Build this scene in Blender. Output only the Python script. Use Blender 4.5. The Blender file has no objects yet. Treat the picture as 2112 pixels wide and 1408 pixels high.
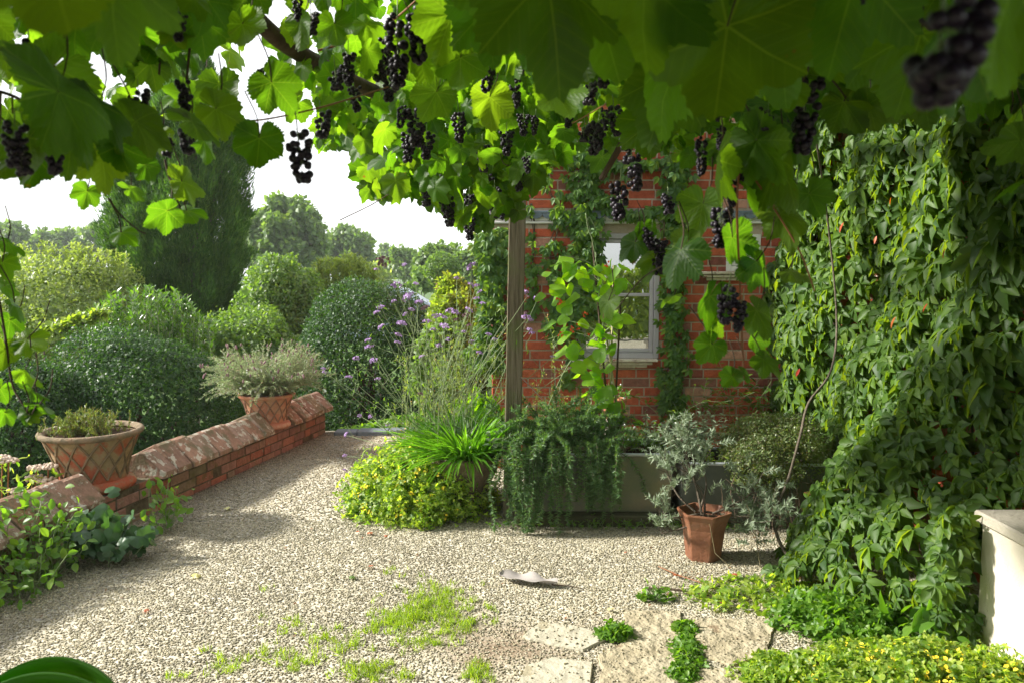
import bpy, math, random
import numpy as np
from mathutils import Vector
PI = math.pi
R = math.radians
sc = bpy.context.scene
COL = sc.collection
RES = np.random.default_rng
# ------------------------------------------------------------------ camera maths
F_PX, CX, CY, CAM_H, PITCH = 1643.0, 1056.0, 704.0, 1.6, R(5.0)
def ray(px, py):
    u = (px - CX) / F_PX; v = (CY - py) / F_PX
    c, s = math.cos(PITCH), math.sin(PITCH)
    return np.array([u, c + v * s, -s + v * c])
def P(px, py, Y):
    d = ray(px, py); return d * (Y / d[1]) + np.array([0, 0, CAM_H])
def G(px, py, z=0.0):
    d = ray(px, py); return d * ((z - CAM_H) / d[2]) + np.array([0, 0, CAM_H])
# ------------------------------------------------------------------ object helpers
WL = {}
def _props(o, label, cat, group, kind):
    if label: o['label'] = label
    if cat: o['category'] = cat
    if group: o['group'] = group
    if kind: o['kind'] = kind
def thing(name, label, cat, loc=(0, 0, 0), group=None):
    o = bpy.data.objects.new(name, None); COL.objects.link(o)
    o.empty_display_size = 0.1; o.location = loc
    _props(o, label, cat, group, None); WL[o.name] = np.array(loc, float)
    return o
def build_mesh(name, chunks, mats, smooth=True):
    vs, loops, starts, mi, uvs = [], [], [], [], []
    off = 0; ls = 0; anyuv = any(c[2] is not None for c in chunks)
    for c in chunks:
        V, Fa, UV = c[0], np.asarray(c[1], dtype=np.int64), c[2]
        m = c[3] if len(c) > 3 else 0
        k = Fa.shape[1]; n = Fa.shape[0]
        vs.append(np.asarray(V, float)); fl = Fa.reshape(-1)
        loops.append(fl + off); starts.append(ls + np.arange(n) * k)
        mi.append(np.full(n, m, dtype=np.int32)); ls += n * k; off += len(V)
        if anyuv: uvs.append(np.zeros((len(fl), 2)) if UV is None else np.asarray(UV)[fl])
    V = np.concatenate(vs); L = np.concatenate(loops).astype(np.int32)
    S = np.concatenate(starts).astype(np.int32); M = np.concatenate(mi)
    me = bpy.data.meshes.new(name)
    me.vertices.add(len(V)); me.vertices.foreach_set('co', V.astype(np.float32).reshape(-1))
    me.loops.add(len(L)); me.loops.foreach_set('vertex_index', L)
    me.polygons.add(len(S)); me.polygons.foreach_set('loop_start', S)
    me.polygons.foreach_set('material_index', M)
    if anyuv:
        uvl = me.uv_layers.new(name='UVMap')
        uvl.data.foreach_set('uv', np.concatenate(uvs).astype(np.float32).reshape(-1))
    me.update(calc_edges=True)
    me.polygons.foreach_set('use_smooth', np.full(len(S), bool(smooth)))
    for m in (mats if isinstance(mats, (list, tuple)) else [mats]): me.materials.append(m)
    return me
def part(name, chunks, mats, parent, smooth=True, label=None, kind=None):
    """chunks in world space -> one mesh child of parent"""
    w = WL[parent.name]
    ch = [(np.asarray(c[0], float) - w,) + tuple(c[1:]) for c in chunks]
    o = bpy.data.objects.new(name, build_mesh(name, ch, mats, smooth)); COL.objects.link(o)
    o.parent = parent; WL[o.name] = w
    if label: o['label'] = label
    if kind: o['kind'] = kind
    return o
def solo(name, chunks, mats, label=None, cat=None, group=None, kind=None, smooth=True):
    V = np.concatenate([np.asarray(c[0], float) for c in chunks])
    lo, hi = V.min(0), V.max(0); w = np.array([(lo[0]+hi[0])/2, (lo[1]+hi[1])/2, lo[2]])
    ch = [(np.asarray(c[0], float) - w,) + tuple(c[1:]) for c in chunks]
    o = bpy.data.objects.new(name, build_mesh(name, ch, mats, smooth)); COL.objects.link(o)
    o.location = w; WL[o.name] = w; _props(o, label, cat, group, kind)
    return o
# ------------------------------------------------------------------ numpy geometry
def nrm(a):
    a = np.asarray(a, float); return a / np.maximum(np.linalg.norm(a, axis=-1, keepdims=True), 1e-9)
def frames(tip, nor):
    y = nrm(tip); z = nor - (nor * y).sum(-1, keepdims=True) * y; z = nrm(z); x = np.cross(y, z)
    return np.stack([x, y, z], axis=-1)
def inst(tpl, pos, Rm, s):
    V, Fa, UV = tpl[:3]; n = len(pos); s = np.broadcast_to(np.asarray(s, float), (n,)) if np.ndim(s) < 2 else s
    if np.ndim(s) == 1: W = V[None] * s[:, None, None]
    else: W = V[None] * s[:, None, :]
    W = np.einsum('nij,nkj->nki', Rm, W) + np.asarray(pos)[:, None, :]
    Fo = (Fa[None] + (np.arange(n) * len(V))[:, None, None]).reshape(-1, Fa.shape[1])
    U = None if UV is None else np.tile(UV, (n, 1))
    return (W.reshape(-1, 3), Fo, U)
def tube(pts, rad, sides=6, cap=True):
    pts = np.asarray(pts, float); n = len(pts); rad = np.broadcast_to(np.asarray(rad, float), (n,))
    t = np.gradient(pts, axis=0); t = nrm(t)
    up = np.array([0, 0, 1.0]); x = np.cross(t, up); bad = np.linalg.norm(x, axis=1) < 1e-3
    x[bad] = np.array([1.0, 0, 0]); x = nrm(x); y = np.cross(t, x)
    a = np.arange(sides) * 2 * PI / sides
    V = pts[:, None, :] + rad[:, None, None] * (np.cos(a)[None, :, None] * x[:, None, :] + np.sin(a)[None, :, None] * y[:, None, :])
    i, j = np.meshgrid(np.arange(n - 1), np.arange(sides), indexing='ij')
    j2 = (j + 1) % sides
    Fa = np.stack([i * sides + j, i * sides + j2, (i + 1) * sides + j2, (i + 1) * sides + j], -1).reshape(-1, 4)
    return (V.reshape(-1, 3), Fa, None)
def catmull(pts, n=6):
    p = np.asarray(pts, float)
    if len(p) < 3: return np.array([p[0] + (p[-1] - p[0]) * t for t in np.linspace(0, 1, n + 1)])
    q = np.vstack([2 * p[0] - p[1], p, 2 * p[-1] - p[-2]]); out = []
    for i in range(1, len(q) - 2):
        for t in np.arange(n) / n:
            a, b, c, d = q[i - 1], q[i], q[i + 1], q[i + 2]
            out.append(.5 * ((2 * b) + (-a + c) * t + (2 * a - 5 * b + 4 * c - d) * t * t + (-a + 3 * b - 3 * c + d) * t ** 3))
    out.append(p[-1]); return np.array(out)
def box(lo, hi, m=0):
    lo = np.asarray(lo, float); hi = np.asarray(hi, float)
    V = np.array([[(lo, hi)[i][0], (lo, hi)[j][1], (lo, hi)[k][2]] for i in (0, 1) for j in (0, 1) for k in (0, 1)])
    Fa = np.array([[0, 1, 3, 2], [4, 6, 7, 5], [0, 4, 5, 1], [2, 3, 7, 6], [0, 2, 6, 4], [1, 5, 7, 3]])
    return (V, Fa, None, m)
def bbox(lo, hi, b=.004, m=0):
    """bevelled box: list of chunks"""
    lo = np.asarray(lo, float); hi = np.asarray(hi, float); c = (lo + hi) / 2; h = (hi - lo) / 2; b = min(b, h.min() * .45)
    V = []; idx = {}
    for sx in (-1, 1):
        for sy in (-1, 1):
            for sz in (-1, 1):
                s = np.array([sx, sy, sz])
                for ax in range(3):
                    q = h - b; q = q.copy(); q[ax] = h[ax]; idx[(sx, sy, sz, ax)] = len(V); V.append(c + s * q)
    quads = []; tris = []
    for ax in range(3):
        o = [a for a in range(3) if a != ax]
        for s in (-1, 1):
            f = []
            for (p, q) in ((-1, -1), (1, -1), (1, 1), (-1, 1)):
                k = [0, 0, 0]; k[ax] = s; k[o[0]] = p; k[o[1]] = q; f.append(idx[tuple(k) + (ax,)])
            par = 1 if ax != 1 else -1
            quads.append(f if s * par > 0 else f[::-1])
    for ax in range(3):      # edges parallel to ax
        o = [a for a in range(3) if a != ax]
        for p in (-1, 1):
            for q in (-1, 1):
                k1 = [0, 0, 0]; k1[o[0]] = p; k1[o[1]] = q; k1[ax] = -1; k2 = list(k1); k2[ax] = 1
                f = [idx[tuple(k1) + (o[0],)], idx[tuple(k2) + (o[0],)], idx[tuple(k2) + (o[1],)], idx[tuple(k1) + (o[1],)]]
                quads.append(f)
    for sx in (-1, 1):
        for sy in (-1, 1):
            for sz in (-1, 1):
                tris.append([idx[(sx, sy, sz, a)] for a in range(3)])
    V = np.array(V)
    def orient(fs):
        out = []
        for f in fs:
            n = np.cross(V[f[1]] - V[f[0]], V[f[2]] - V[f[0]])
            out.append(f if np.dot(n, V[list(f)].mean(0) - c) > 0 else f[::-1])
        return np.array(out)
    return [(V, orient(quads), None, m), (V, orient(tris), None, m)]
def lathe(prof, n=32, center=(0, 0, 0), tw=None):
    prof = np.asarray(prof, float); a = np.arange(n) * 2 * PI / n
    V = np.stack([prof[:, None, 0] * np.cos(a)[None], prof[:, None, 0] * np.sin(a)[None], np.repeat(prof[:, 1:2], n, 1)], -1)
    m = len(prof); i, j = np.meshgrid(np.arange(m - 1), np.arange(n), indexing='ij'); j2 = (j + 1) % n
    Fa = np.stack([i * n + j, i * n + j2, (i + 1) * n + j2, (i + 1) * n + j], -1).reshape(-1, 4)
    return (V.reshape(-1, 3) + np.asarray(center), Fa, None)
def ico(sub=1):
    t = (1 + 5 ** .5) / 2
    V = [(-1, t, 0), (1, t, 0), (-1, -t, 0), (1, -t, 0), (0, -1, t), (0, 1, t), (0, -1, -t), (0, 1, -t), (t, 0, -1), (t, 0, 1), (-t, 0, -1), (-t, 0, 1)]
    Fa = [(0, 11, 5), (0, 5, 1), (0, 1, 7), (0, 7, 10), (0, 10, 11), (1, 5, 9), (5, 11, 4), (11, 10, 2), (10, 7, 6), (7, 1, 8), (3, 9, 4), (3, 4, 2), (3, 2, 6), (3, 6, 8), (3, 8, 9), (4, 9, 5), (2, 4, 11), (6, 2, 10), (8, 6, 7), (9, 8, 1)]
    V = [nrm(np.array(v, float)) for v in V]
    for _ in range(sub):
        c = {}; NF = []
        def mid(a, b):
            k = (min(a, b), max(a, b))
            if k not in c: c[k] = len(V); V.append(nrm(V[a] + V[b]))
            return c[k]
        for a, b, d in Fa:
            x, y, z = mid(a, b), mid(b, d), mid(d, a); NF += [(a, x, z), (b, y, x), (d, z, y), (x, y, z)]
        Fa = NF
    return (np.array(V), np.array(Fa), None)
def in_poly(x, y, poly):
    inside = np.zeros(len(x), bool); n = len(poly)
    for i in range(n):
        x1, y1 = poly[i]; x2, y2 = poly[(i + 1) % n]
        c = ((y1 > y) != (y2 > y)) & (x < (x2 - x1) * (y - y1) / (y2 - y1 + 1e-12) + x1)
        inside ^= c
    return inside
# ------------------------------------------------------------------ leaf templates (tip +Y, face +Z, stalk at origin)
def grape_leaf(n=64, curl=.25, wav=.03, seed=0, lobe=1.0):
    rg = RES(seed)
    th = np.linspace(-PI * .985, PI * .985, n); a = np.abs(np.degrees(th))
    kx = [0, 10, 24, 32, 42, 52, 66, 80, 92, 108, 126, 146, 164, 174, 180]
    ky = [1.0, .93, .80 - .10 * lobe, .77 - .12 * lobe, .80, .84, .76, .69 - .05 * lobe, .70, .68, .62, .56, .48, .32, .10]
    r = np.interp(a, kx, ky)
    r = r * (1 + rg.normal(0, .018, n))
    saw = np.where(np.arange(n) % 2 == 0, 1.0, -.7) * .030 * (1 + .5 * np.sin(np.arange(n) * .9))
    r = r + saw * np.interp(a, [0, 160, 180], [1, 1, 0])
    out = np.stack([r * np.sin(th), r * np.cos(th)], -1)
    mid = out * .52
    xy = np.vstack([[[0, 0]], mid, out]); rr = np.hypot(xy[:, 0], xy[:, 1]); an = np.arctan2(xy[:, 0], xy[:, 1])
    z = -curl * rr ** 2 + wav * np.sin(an * 5 + seed) * rr * 2 - .05 * np.abs(np.cos(an * 3.45)) * rr + rg.normal(0, .006, len(rr))
    z += -.18 * np.abs(xy[:, 0]) * (rg.uniform(-1, 1))
    V = np.column_stack([xy, z])
    f = []
    for i in range(n - 1):
        f.append((0, 1 + i + 1, 1 + i)); a0, b0, c0, d0 = 1 + i, 2 + i, 1 + n + i + 1, 1 + n + i
        f.append((a0, b0, c0)); f.append((a0, c0, d0))
    return (V, np.array(f), xy)
def leaflet(L=1., W=.4, curl=.15, fold=.12, serr=0.0, off=(0, 0), ang=0., broad=.42, droop=0.):
    ys = np.array([0, .18, .5, .8, 1.0]) * L
    ws = np.array([0, .72, 1.0, .55, 0]) * W / 2
    mid = np.column_stack([np.zeros(5), ys, -curl * (ys / L) ** 2 * L])
    l = np.column_stack([-ws[1:4], ys[1:4] + .03 * L, mid[1:4, 2] + fold * ws[1:4] * 2])
    r_ = l * np.array([-1, 1, 1])
    V = np.vstack([mid, l, r_])
    f = [(0, 1, 5), (1, 6, 5), (1, 2, 6), (2, 7, 6), (2, 3, 7), (3, 4, 7)]
    g = [(a, c, b) for (a, b, c) in [(x if x < 5 else x + 3, y if y < 5 else y + 3, z if z < 5 else z + 3) for x, y, z in f]]
    UV = V[:, :2] / L
    c, s = math.cos(ang), math.sin(ang)
    V = V.copy(); V[:, 2] += -droop * V[:, 1]
    x = V[:, 0] * c + V[:, 1] * s; y = -V[:, 0] * s + V[:, 1] * c
    V[:, 0] = x + off[0]; V[:, 1] = y + off[1]
    return (V, np.array(f + g), UV)
def merge(chs):
    V, Fa, U, o = [], [], [], 0
    for c in chs:
        V.append(c[0]); Fa.append(c[1] + o); U.append(c[2] if c[2] is not None else np.zeros((len(c[0]), 2))); o += len(c[0])
    return (np.vstack(V), np.vstack(Fa), np.vstack(U))
def creeper_leaf(seed=0):
    rg = RES(seed); ch = []
    for a, L in ((0, 1.0), (48, .9), (-48, .9), (100, .68), (-100, .68)):
        a2 = R(a + rg.uniform(-8, 8))
        ch.append(leaflet(L * rg.uniform(.9, 1.08), .58 * L, rg.uniform(.15, .45), rg.uniform(.15, .45), off=(.06 * math.sin(a2), .06 * math.cos(a2)), ang=a2, droop=rg.uniform(.05, .35)))
    return merge(ch)
LF2 = (np.array([[0, 0, 0], [-.3, .48, .07], [.3, .48, .07], [0, 1, -.05]], float), np.array([[0, 2, 1], [1, 2, 3]]), np.array([[0, 0], [-.3, .48], [.3, .48], [0, 1]], float))
LFN = (np.array([[-.09, 0, 0], [.09, 0, 0], [0, 1, 0]], float), np.array([[0, 1, 2]]), np.array([[0, 0], [.1, 0], [0, 1]], float))
LFL = leaflet(1, .36, .12, .2)
LFR = leaflet(1, .62, .12, .2)
TRI3 = merge([leaflet(1, .75, .1, .15, ang=a, off=(0, 0)) for a in (0, R(110), R(-110))])
def blade(n=4, w=.05, bend=.35):
    y = np.linspace(0, 1, n + 1); z = -bend * y ** 2; yy = y * (1 - .12 * bend * y)
    ww = w / 2 * np.array([1 - (t ** 3) for t in y]); ww[-1] = w * .03
    V = np.vstack([np.column_stack([-ww, yy, z]), np.column_stack([ww, yy, z]), np.column_stack([0 * ww, yy, z - w * .25])])
    m = n + 1; f = []
    for i in range(n): f += [(i, i + 2 * m, i + 1 + 2 * m), (i, i + 1 + 2 * m, i + 1), (i + 2 * m, i + m, i + 1 + m), (i + 2 * m, i + 1 + m, i + 1 + 2 * m)]
    return (V, np.array(f), V[:, :2].copy())
def rdir(rg, n, zmin=-1):
    z = rg.uniform(zmin, 1, n); a = rg.uniform(0, 2 * PI, n); s = np.sqrt(1 - z * z)
    return np.column_stack([s * np.cos(a), s * np.sin(a), z])
def lump(d, rg, k=7, amp=.12):
    o = np.zeros(len(d))
    for _ in range(k):
        w = rg.normal(0, 1, 3) * rg.uniform(2, 6); o += np.sin(d @ w + rg.uniform(0, 6)) / k
    return o * amp * 2
def shell(c, rad, n, tpl, s, rg, depth=.10, lumpa=.12, zmin=-.6, out=.9, tipz=.2, sv=.3, sq=2.0, lk=7):
    """leaf cloud lying in the outer skin of a lumpy ellipsoid"""
    d = rdir(rg, n, zmin); L = lump(d, rg, lk, lumpa) + lump(d * 3, rg, 11, lumpa * .55)
    e = d if sq == 2.0 else np.sign(d) * np.abs(d) ** (2 / sq)
    r = 1 + L - np.abs(rg.normal(0, depth, n)); r = np.where(rg.uniform(0, 1, n) < .02, r + rg.uniform(0, .09, n), r)
    pos = np.asarray(c) + e * np.asarray(rad) * r[:, None]
    nor = nrm(d / np.asarray(rad)) * out + rg.normal(0, .55, (n, 3)) + np.array([0, 0, .25])
    tip = rg.normal(0, 1, (n, 3)) + np.array([0, 0, tipz])
    return inst(tpl, pos, frames(tip, nor), s * (1 + rg.uniform(-sv, sv, n)))
# ------------------------------------------------------------------ materials
def newmat(name):
    m = bpy.data.materials.new(name); m.use_nodes = True; nt = m.node_tree; nt.nodes.clear()
    return m, nt, nt.nodes, nt.links
def N(ns, t, **k):
    n = ns.new(t)
    for a, b in k.items(): setattr(n, a, b)
    return n
def ramp(ns, cols, pos=None, interp='LINEAR'):
    r = ns.new('ShaderNodeValToRGB'); cr = r.color_ramp; cr.interpolation = interp
    pos = pos or [i / max(1, len(cols) - 1) for i in range(len(cols))]
    while len(cr.elements) < len(cols): cr.elements.new(.5)
    for e, c, p in zip(cr.elements, cols, pos): e.position = p; e.color = (*c, 1)
    return r
def math_(ns, ln, op, a, b=None, c=None):
    n = ns.new('ShaderNodeMath'); n.operation = op
    for i, v in enumerate((a, b, c)):
        if v is None: continue
        if isinstance(v, (int, float)): n.inputs[i].default_value = v
        else: ln.new(v, n.inputs[i])
    return n.outputs[0]
def leaf_mat(name, cols, tmul=(3.2, 3.2, .9), tf=.42, rough=.45, spec=.4, veins=False, island=True, holes=0, coat=0):
    m, nt, ns, ln = newmat(name)
    g = ns.new('ShaderNodeNewGeometry'); rp = ramp(ns, cols); ln.new(g.outputs['Random Per Island'], rp.inputs[0])
    tc = ns.new('ShaderNodeTexCoord')
    no = N(ns, 'ShaderNodeTexNoise'); no.inputs['Scale'].default_value = 14; no.inputs['Detail'].default_value = 3; ln.new(tc.outputs['Object'], no.inputs['Vector'])
    hv = ns.new('ShaderNodeHueSaturation'); ln.new(rp.outputs[0], hv.inputs['Color'])
    v = math_(ns, ln, 'MULTIPLY_ADD', no.outputs[0], .7, .65); ln.new(v, hv.inputs['Value']); col = hv.outputs[0]
    bump = None; tcol_extra = None
    if veins:
        sp = ns.new('ShaderNodeSeparateXYZ'); ln.new(tc.outputs['UV'], sp.inputs[0])
        x, y = sp.outputs[0], sp.outputs[1]
        r = math_(ns, ln, 'SQRT', math_(ns, ln, 'ADD', math_(ns, ln, 'MULTIPLY', x, x), math_(ns, ln, 'MULTIPLY', y, y)))
        a = math_(ns, ln, 'ARCTAN2', x, y); sec = R(54)
        am = math_(ns, ln, 'SUBTRACT', math_(ns, ln, 'FLOORED_MODULO', math_(ns, ln, 'ADD', a, sec / 2), sec), sec / 2)
        pr = math_(ns, ln, 'ABSOLUTE', math_(ns, ln, 'MULTIPLY', r, math_(ns, ln, 'SINE', am)))
        al = math_(ns, ln, 'MULTIPLY', r, math_(ns, ln, 'COSINE', am))
        v1 = math_(ns, ln, 'LESS_THAN', pr, math_(ns, ln, 'MULTIPLY_ADD', r, -.007, .012))
        fr = math_(ns, ln, 'FRACT', math_(ns, ln, 'MULTIPLY', math_(ns, ln, 'SUBTRACT', al, math_(ns, ln, 'MULTIPLY', pr, .9)), 8.0))
        v2 = math_(ns, ln, 'LESS_THAN', fr, .09)
        vv = math_(ns, ln, 'MAXIMUM', v1, math_(ns, ln, 'MULTIPLY', v2, .30))
        mx = N(ns, 'ShaderNodeMix', data_type='RGBA'); ln.new(math_(ns, ln, 'MULTIPLY', vv, .13), mx.inputs[0]); ln.new(col, mx.inputs[6]); mx.inputs[7].default_value = (.20, .30, .07, 1)
        col = mx.outputs[2]
        hgt = math_(ns, ln, 'ADD', math_(ns, ln, 'SINE', math_(ns, ln, 'MULTIPLY', fr, 6.28)), math_(ns, ln, 'MULTIPLY', vv, -1.0))
        bump = ns.new('ShaderNodeBump'); bump.inputs['Strength'].default_value = .14; bump.inputs['Distance'].default_value = .002; ln.new(hgt, bump.inputs['Height'])
    if veins:      # brown scorched spots and yellowing blotches
        n3 = N(ns, 'ShaderNodeTexNoise'); n3.inputs['Scale'].default_value = 22; n3.inputs['Detail'].default_value = 5; ln.new(tc.outputs['Object'], n3.inputs['Vector'])
        r3 = ramp(ns, [(0, 0, 0), (1, 1, 1)], [.72, .75]); ln.new(n3.outputs[0], r3.inputs[0]); m3 = N(ns, 'ShaderNodeMix', data_type='RGBA'); ln.new(r3.outputs[0], m3.inputs[0]); ln.new(col, m3.inputs[6]); m3.inputs[7].default_value = (.06, .035, .012, 1); col = m3.outputs[2]
    p = ns.new('ShaderNodeBsdfPrincipled'); ln.new(col, p.inputs['Base Color']); p.inputs['Roughness'].default_value = rough; p.inputs['Specular IOR Level'].default_value = spec
    mu = N(ns, 'ShaderNodeMix', data_type='RGBA', blend_type='MULTIPLY'); mu.inputs[0].default_value = 1; ln.new(col, mu.inputs[6]); mu.inputs[7].default_value = (*tmul, 1)
    t = ns.new('ShaderNodeBsdfTranslucent'); ln.new(mu.outputs[2], t.inputs[0])
    if bump: ln.new(bump.outputs[0], p.inputs['Normal']); ln.new(bump.outputs[0], t.inputs['Normal'])
    ms = ns.new('ShaderNodeMixShader'); ms.inputs[0].default_value = tf; ln.new(p.outputs[0], ms.inputs[1]); ln.new(t.outputs[0], ms.inputs[2])
    o = ns.new('ShaderNodeOutputMaterial'); ln.new(ms.outputs[0], o.inputs[0])
    return m
def solid(name, cols, rough=.7, spec=.3, nscale=8., bump=.2, bscale=60., bdist=.004, metal=0, island=False, detail=6, patch=None, patch2=None, pscale=4., thr=.6, stretch=None):
    """mottled solid: noise ramp (or island ramp) + optional patches of lichen/dirt + bump"""
    m, nt, ns, ln = newmat(name)
    tc = ns.new('ShaderNodeTexCoord'); vec = tc.outputs['Object']
    if stretch:
        mp = ns.new('ShaderNodeMapping'); mp.inputs['Scale'].default_value = stretch; ln.new(vec, mp.inputs[0]); vec = mp.outputs[0]
    no = ns.new('ShaderNodeTexNoise'); no.inputs['Scale'].default_value = nscale; no.inputs['Detail'].default_value = detail; no.inputs['Roughness'].default_value = .65; ln.new(vec, no.inputs['Vector'])
    if island:
        g = ns.new('ShaderNodeNewGeometry'); rp = ramp(ns, cols); ln.new(g.outputs['Random Per Island'], rp.inputs[0])
        hv = ns.new('ShaderNodeHueSaturation'); ln.new(rp.outputs[0], hv.inputs['Color']); ln.new(math_(ns, ln, 'MULTIPLY_ADD', no.outputs[0], 1.3, .35), hv.inputs['Value']); col = hv.outputs[0]
    else:
        rp = ramp(ns, cols, [.3 + .4 * i / max(1, len(cols) - 1) for i in range(len(cols))]); ln.new(no.outputs[0], rp.inputs[0]); col = rp.outputs[0]
    k = 0
    for pc in (patch, patch2):
        k += 1
        if pc is None: continue
        n2 = ns.new('ShaderNodeTexNoise'); n2.inputs['Scale'].default_value = pscale * (1 if k == 1 else .55); n2.inputs['Detail'].default_value = 8; n2.inputs['Roughness'].default_value = .62
        ad = ns.new('ShaderNodeVectorMath'); ad.operation = 'ADD'; ad.inputs[1].default_value = (3.1 * k, 7.7, 1.3 * k); ln.new(tc.outputs['Object'], ad.inputs[0]); ln.new(ad.outputs[0], n2.inputs['Vector'])
        r2 = ramp(ns, [(0, 0, 0), (1, 1, 1)], [thr if k == 1 else thr - .06, (thr if k == 1 else thr - .06) + (.03 if k == 1 else .12)]); ln.new(n2.outputs[0], r2.inputs[0])
        mx = N(ns, 'ShaderNodeMix', data_type='RGBA'); ln.new(math_(ns, ln, 'MULTIPLY', r2.outputs[0], .85), mx.inputs[0]); ln.new(col, mx.inputs[6]); mx.inputs[7].default_value = (*pc, 1); col = mx.outputs[2]
    p = ns.new('ShaderNodeBsdfPrincipled'); ln.new(col, p.inputs['Base Color']); p.inputs['Roughness'].default_value = rough; p.inputs['Specular IOR Level'].default_value = spec; p.inputs['Metallic'].default_value = metal
    if bump:
        nb = ns.new('ShaderNodeTexNoise'); nb.inputs['Scale'].default_value = bscale; nb.inputs['Detail'].default_value = 5; ln.new(vec, nb.inputs['Vector'])
        b = ns.new('ShaderNodeBump'); b.inputs['Strength'].default_value = bump; b.inputs['Distance'].default_value = bdist * 3; ln.new(nb.outputs[0], b.inputs['Height']); ln.new(b.outputs[0], p.inputs['Normal'])
    o = ns.new('ShaderNodeOutputMaterial'); ln.new(p.outputs[0], o.inputs[0])
    return m
def gravel_mat():
    m, nt, ns, ln = newmat('gravel')
    tc = ns.new('ShaderNodeTexCoord')
    vo = ns.new('ShaderNodeTexVoronoi'); vo.inputs['Scale'].default_value = 75; ln.new(tc.outputs['Object'], vo.inputs['Vector'])
    sp = ns.new('ShaderNodeSeparateColor'); ln.new(vo.outputs['Color'], sp.inputs[0])
    rp = ramp(ns, [(.20, .18, .13), (.34, .31, .23), (.44, .40, .31), (.27, .26, .22), (.52, .49, .40)], [0, .3, .6, .8, 1]); ln.new(sp.outputs[0], rp.inputs[0])
    no = ns.new('ShaderNodeTexNoise'); no.inputs['Scale'].default_value = 2.2; no.inputs['Detail'].default_value = 7; ln.new(tc.outputs['Object'], no.inputs['Vector'])
    # bare earth showing beside the slabs
    vd = ns.new('ShaderNodeVectorMath'); vd.operation = 'DISTANCE'; ge = ns.new('ShaderNodeNewGeometry'); ln.new(ge.outputs['Position'], vd.inputs[0]); vd.inputs[1].default_value = (.0, 3.25, 0)
    e = math_(ns, ln, 'MULTIPLY_ADD', vd.outputs['Value'], -1.6, .8); e = math_(ns, ln, 'ADD', e, math_(ns, ln, 'MULTIPLY_ADD', no.outputs[0], 2.4, -1.25))
    cl = N(ns, 'ShaderNodeClamp'); ln.new(e, cl.inputs[0])
    mx = N(ns, 'ShaderNodeMix', data_type='RGBA'); ln.new(cl.outputs[0], mx.inputs[0]); ln.new(rp.outputs[0], mx.inputs[6]); mx.inputs[7].default_value = (.15, .105, .065, 1)
    p = ns.new('ShaderNodeBsdfPrincipled'); ln.new(mx.outputs[2], p.inputs['Base Color']); p.inputs['Roughness'].default_value = .9; p.inputs['Specular IOR Level'].default_value = .15
    b = ns.new('ShaderNodeBump'); b.inputs['Strength'].default_value = .9; b.inputs['Distance'].default_value = .012; b.invert = True; ln.new(vo.outputs['Distance'], b.inputs['Height']); ln.new(b.outputs[0], p.inputs['Normal'])
    o = ns.new('ShaderNodeOutputMaterial'); ln.new(p.outputs[0], o.inputs[0]); return m
def glass_mat():
    m, nt, ns, ln = newmat('window_glass')
    gl = ns.new('ShaderNodeBsdfGlossy'); gl.inputs['Roughness'].default_value = .01; gl.inputs['Color'].default_value = (.85, .88, .85, 1)
    d = ns.new('ShaderNodeBsdfDiffuse'); d.inputs[0].default_value = (.006, .007, .006, 1)
    tc = ns.new('ShaderNodeTexCoord'); nz = ns.new('ShaderNodeTexNoise'); nz.inputs['Scale'].default_value = 2.5; ln.new(tc.outputs['Object'], nz.inputs['Vector'])
    b = ns.new('ShaderNodeBump'); b.inputs['Strength'].default_value = .08; b.inputs['Distance'].default_value = .02; ln.new(nz.outputs[0], b.inputs['Height']); ln.new(b.outputs[0], gl.inputs['Normal'])
    ms = ns.new('ShaderNodeMixShader'); ms.inputs[0].default_value = .45; ln.new(d.outputs[0], ms.inputs[1]); ln.new(gl.outputs[0], ms.inputs[2])
    o = ns.new('ShaderNodeOutputMaterial'); ln.new(ms.outputs[0], o.inputs[0]); return m
M = {}
M['vine'] = leaf_mat('grape_leaf', [(.016, .050, .004), (.024, .068, .005), (.034, .085, .006), (.046, .10, .008), (.022, .055, .005), (.050, .095, .008)], tmul=(7.0, 5.9, 1.6), tf=.47, rough=.5, spec=.3, veins=True)
M['creeper'] = leaf_mat('creeper_leaf', [(.038, .085, .015), (.058, .12, .018), (.092, .17, .020), (.042, .092, .028), (.10, .17, .018)], tmul=(4.2, 3.3, .7), tf=.42, rough=.5, spec=.32)
M['creeper2'] = leaf_mat('brightened_creeper_leaf', [(.055, .13, .030), (.080, .17, .035), (.11, .22, .035), (.06, .13, .05), (.16, .25, .03)], tmul=(3.0, 2.6, .7), tf=.4, rough=.5, spec=.35)  # creeper leaf copy, colour brightened to make up for weak light in shade
M['red_leaf'] = leaf_mat('red_creeper_leaf', [(.30, .03, .015), (.45, .07, .02), (.35, .12, .02)], tf=.4)
M['box'] = leaf_mat('box_leaf', [(.012, .038, .012), (.022, .062, .016), (.042, .10, .022), (.016, .048, .018)], tf=.25, rough=.5, spec=.3)
M['laurel'] = leaf_mat('laurel_leaf', [(.035, .09, .015), (.06, .14, .02), (.11, .21, .03), (.03, .075, .02)], tf=.3, rough=.25, spec=.55)
M['conifer'] = leaf_mat('conifer_leaf', [(.028, .075, .014), (.042, .105, .018), (.075, .15, .028)], tf=.25, rough=.7, spec=.2)
M['bushA'] = leaf_mat('pale_bush_leaf', [(.12, .17, .065), (.17, .23, .08), (.22, .27, .11), (.08, .12, .04)], tf=.35)
M['bushB'] = leaf_mat('mid_bush_leaf', [(.06, .12, .03), (.09, .16, .04), (.14, .21, .05)], tf=.35)
M['bushC'] = leaf_mat('yellow_bush_leaf', [(.12, .18, .03), (.16, .23, .04), (.21, .26, .05)], tf=.35)
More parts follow.
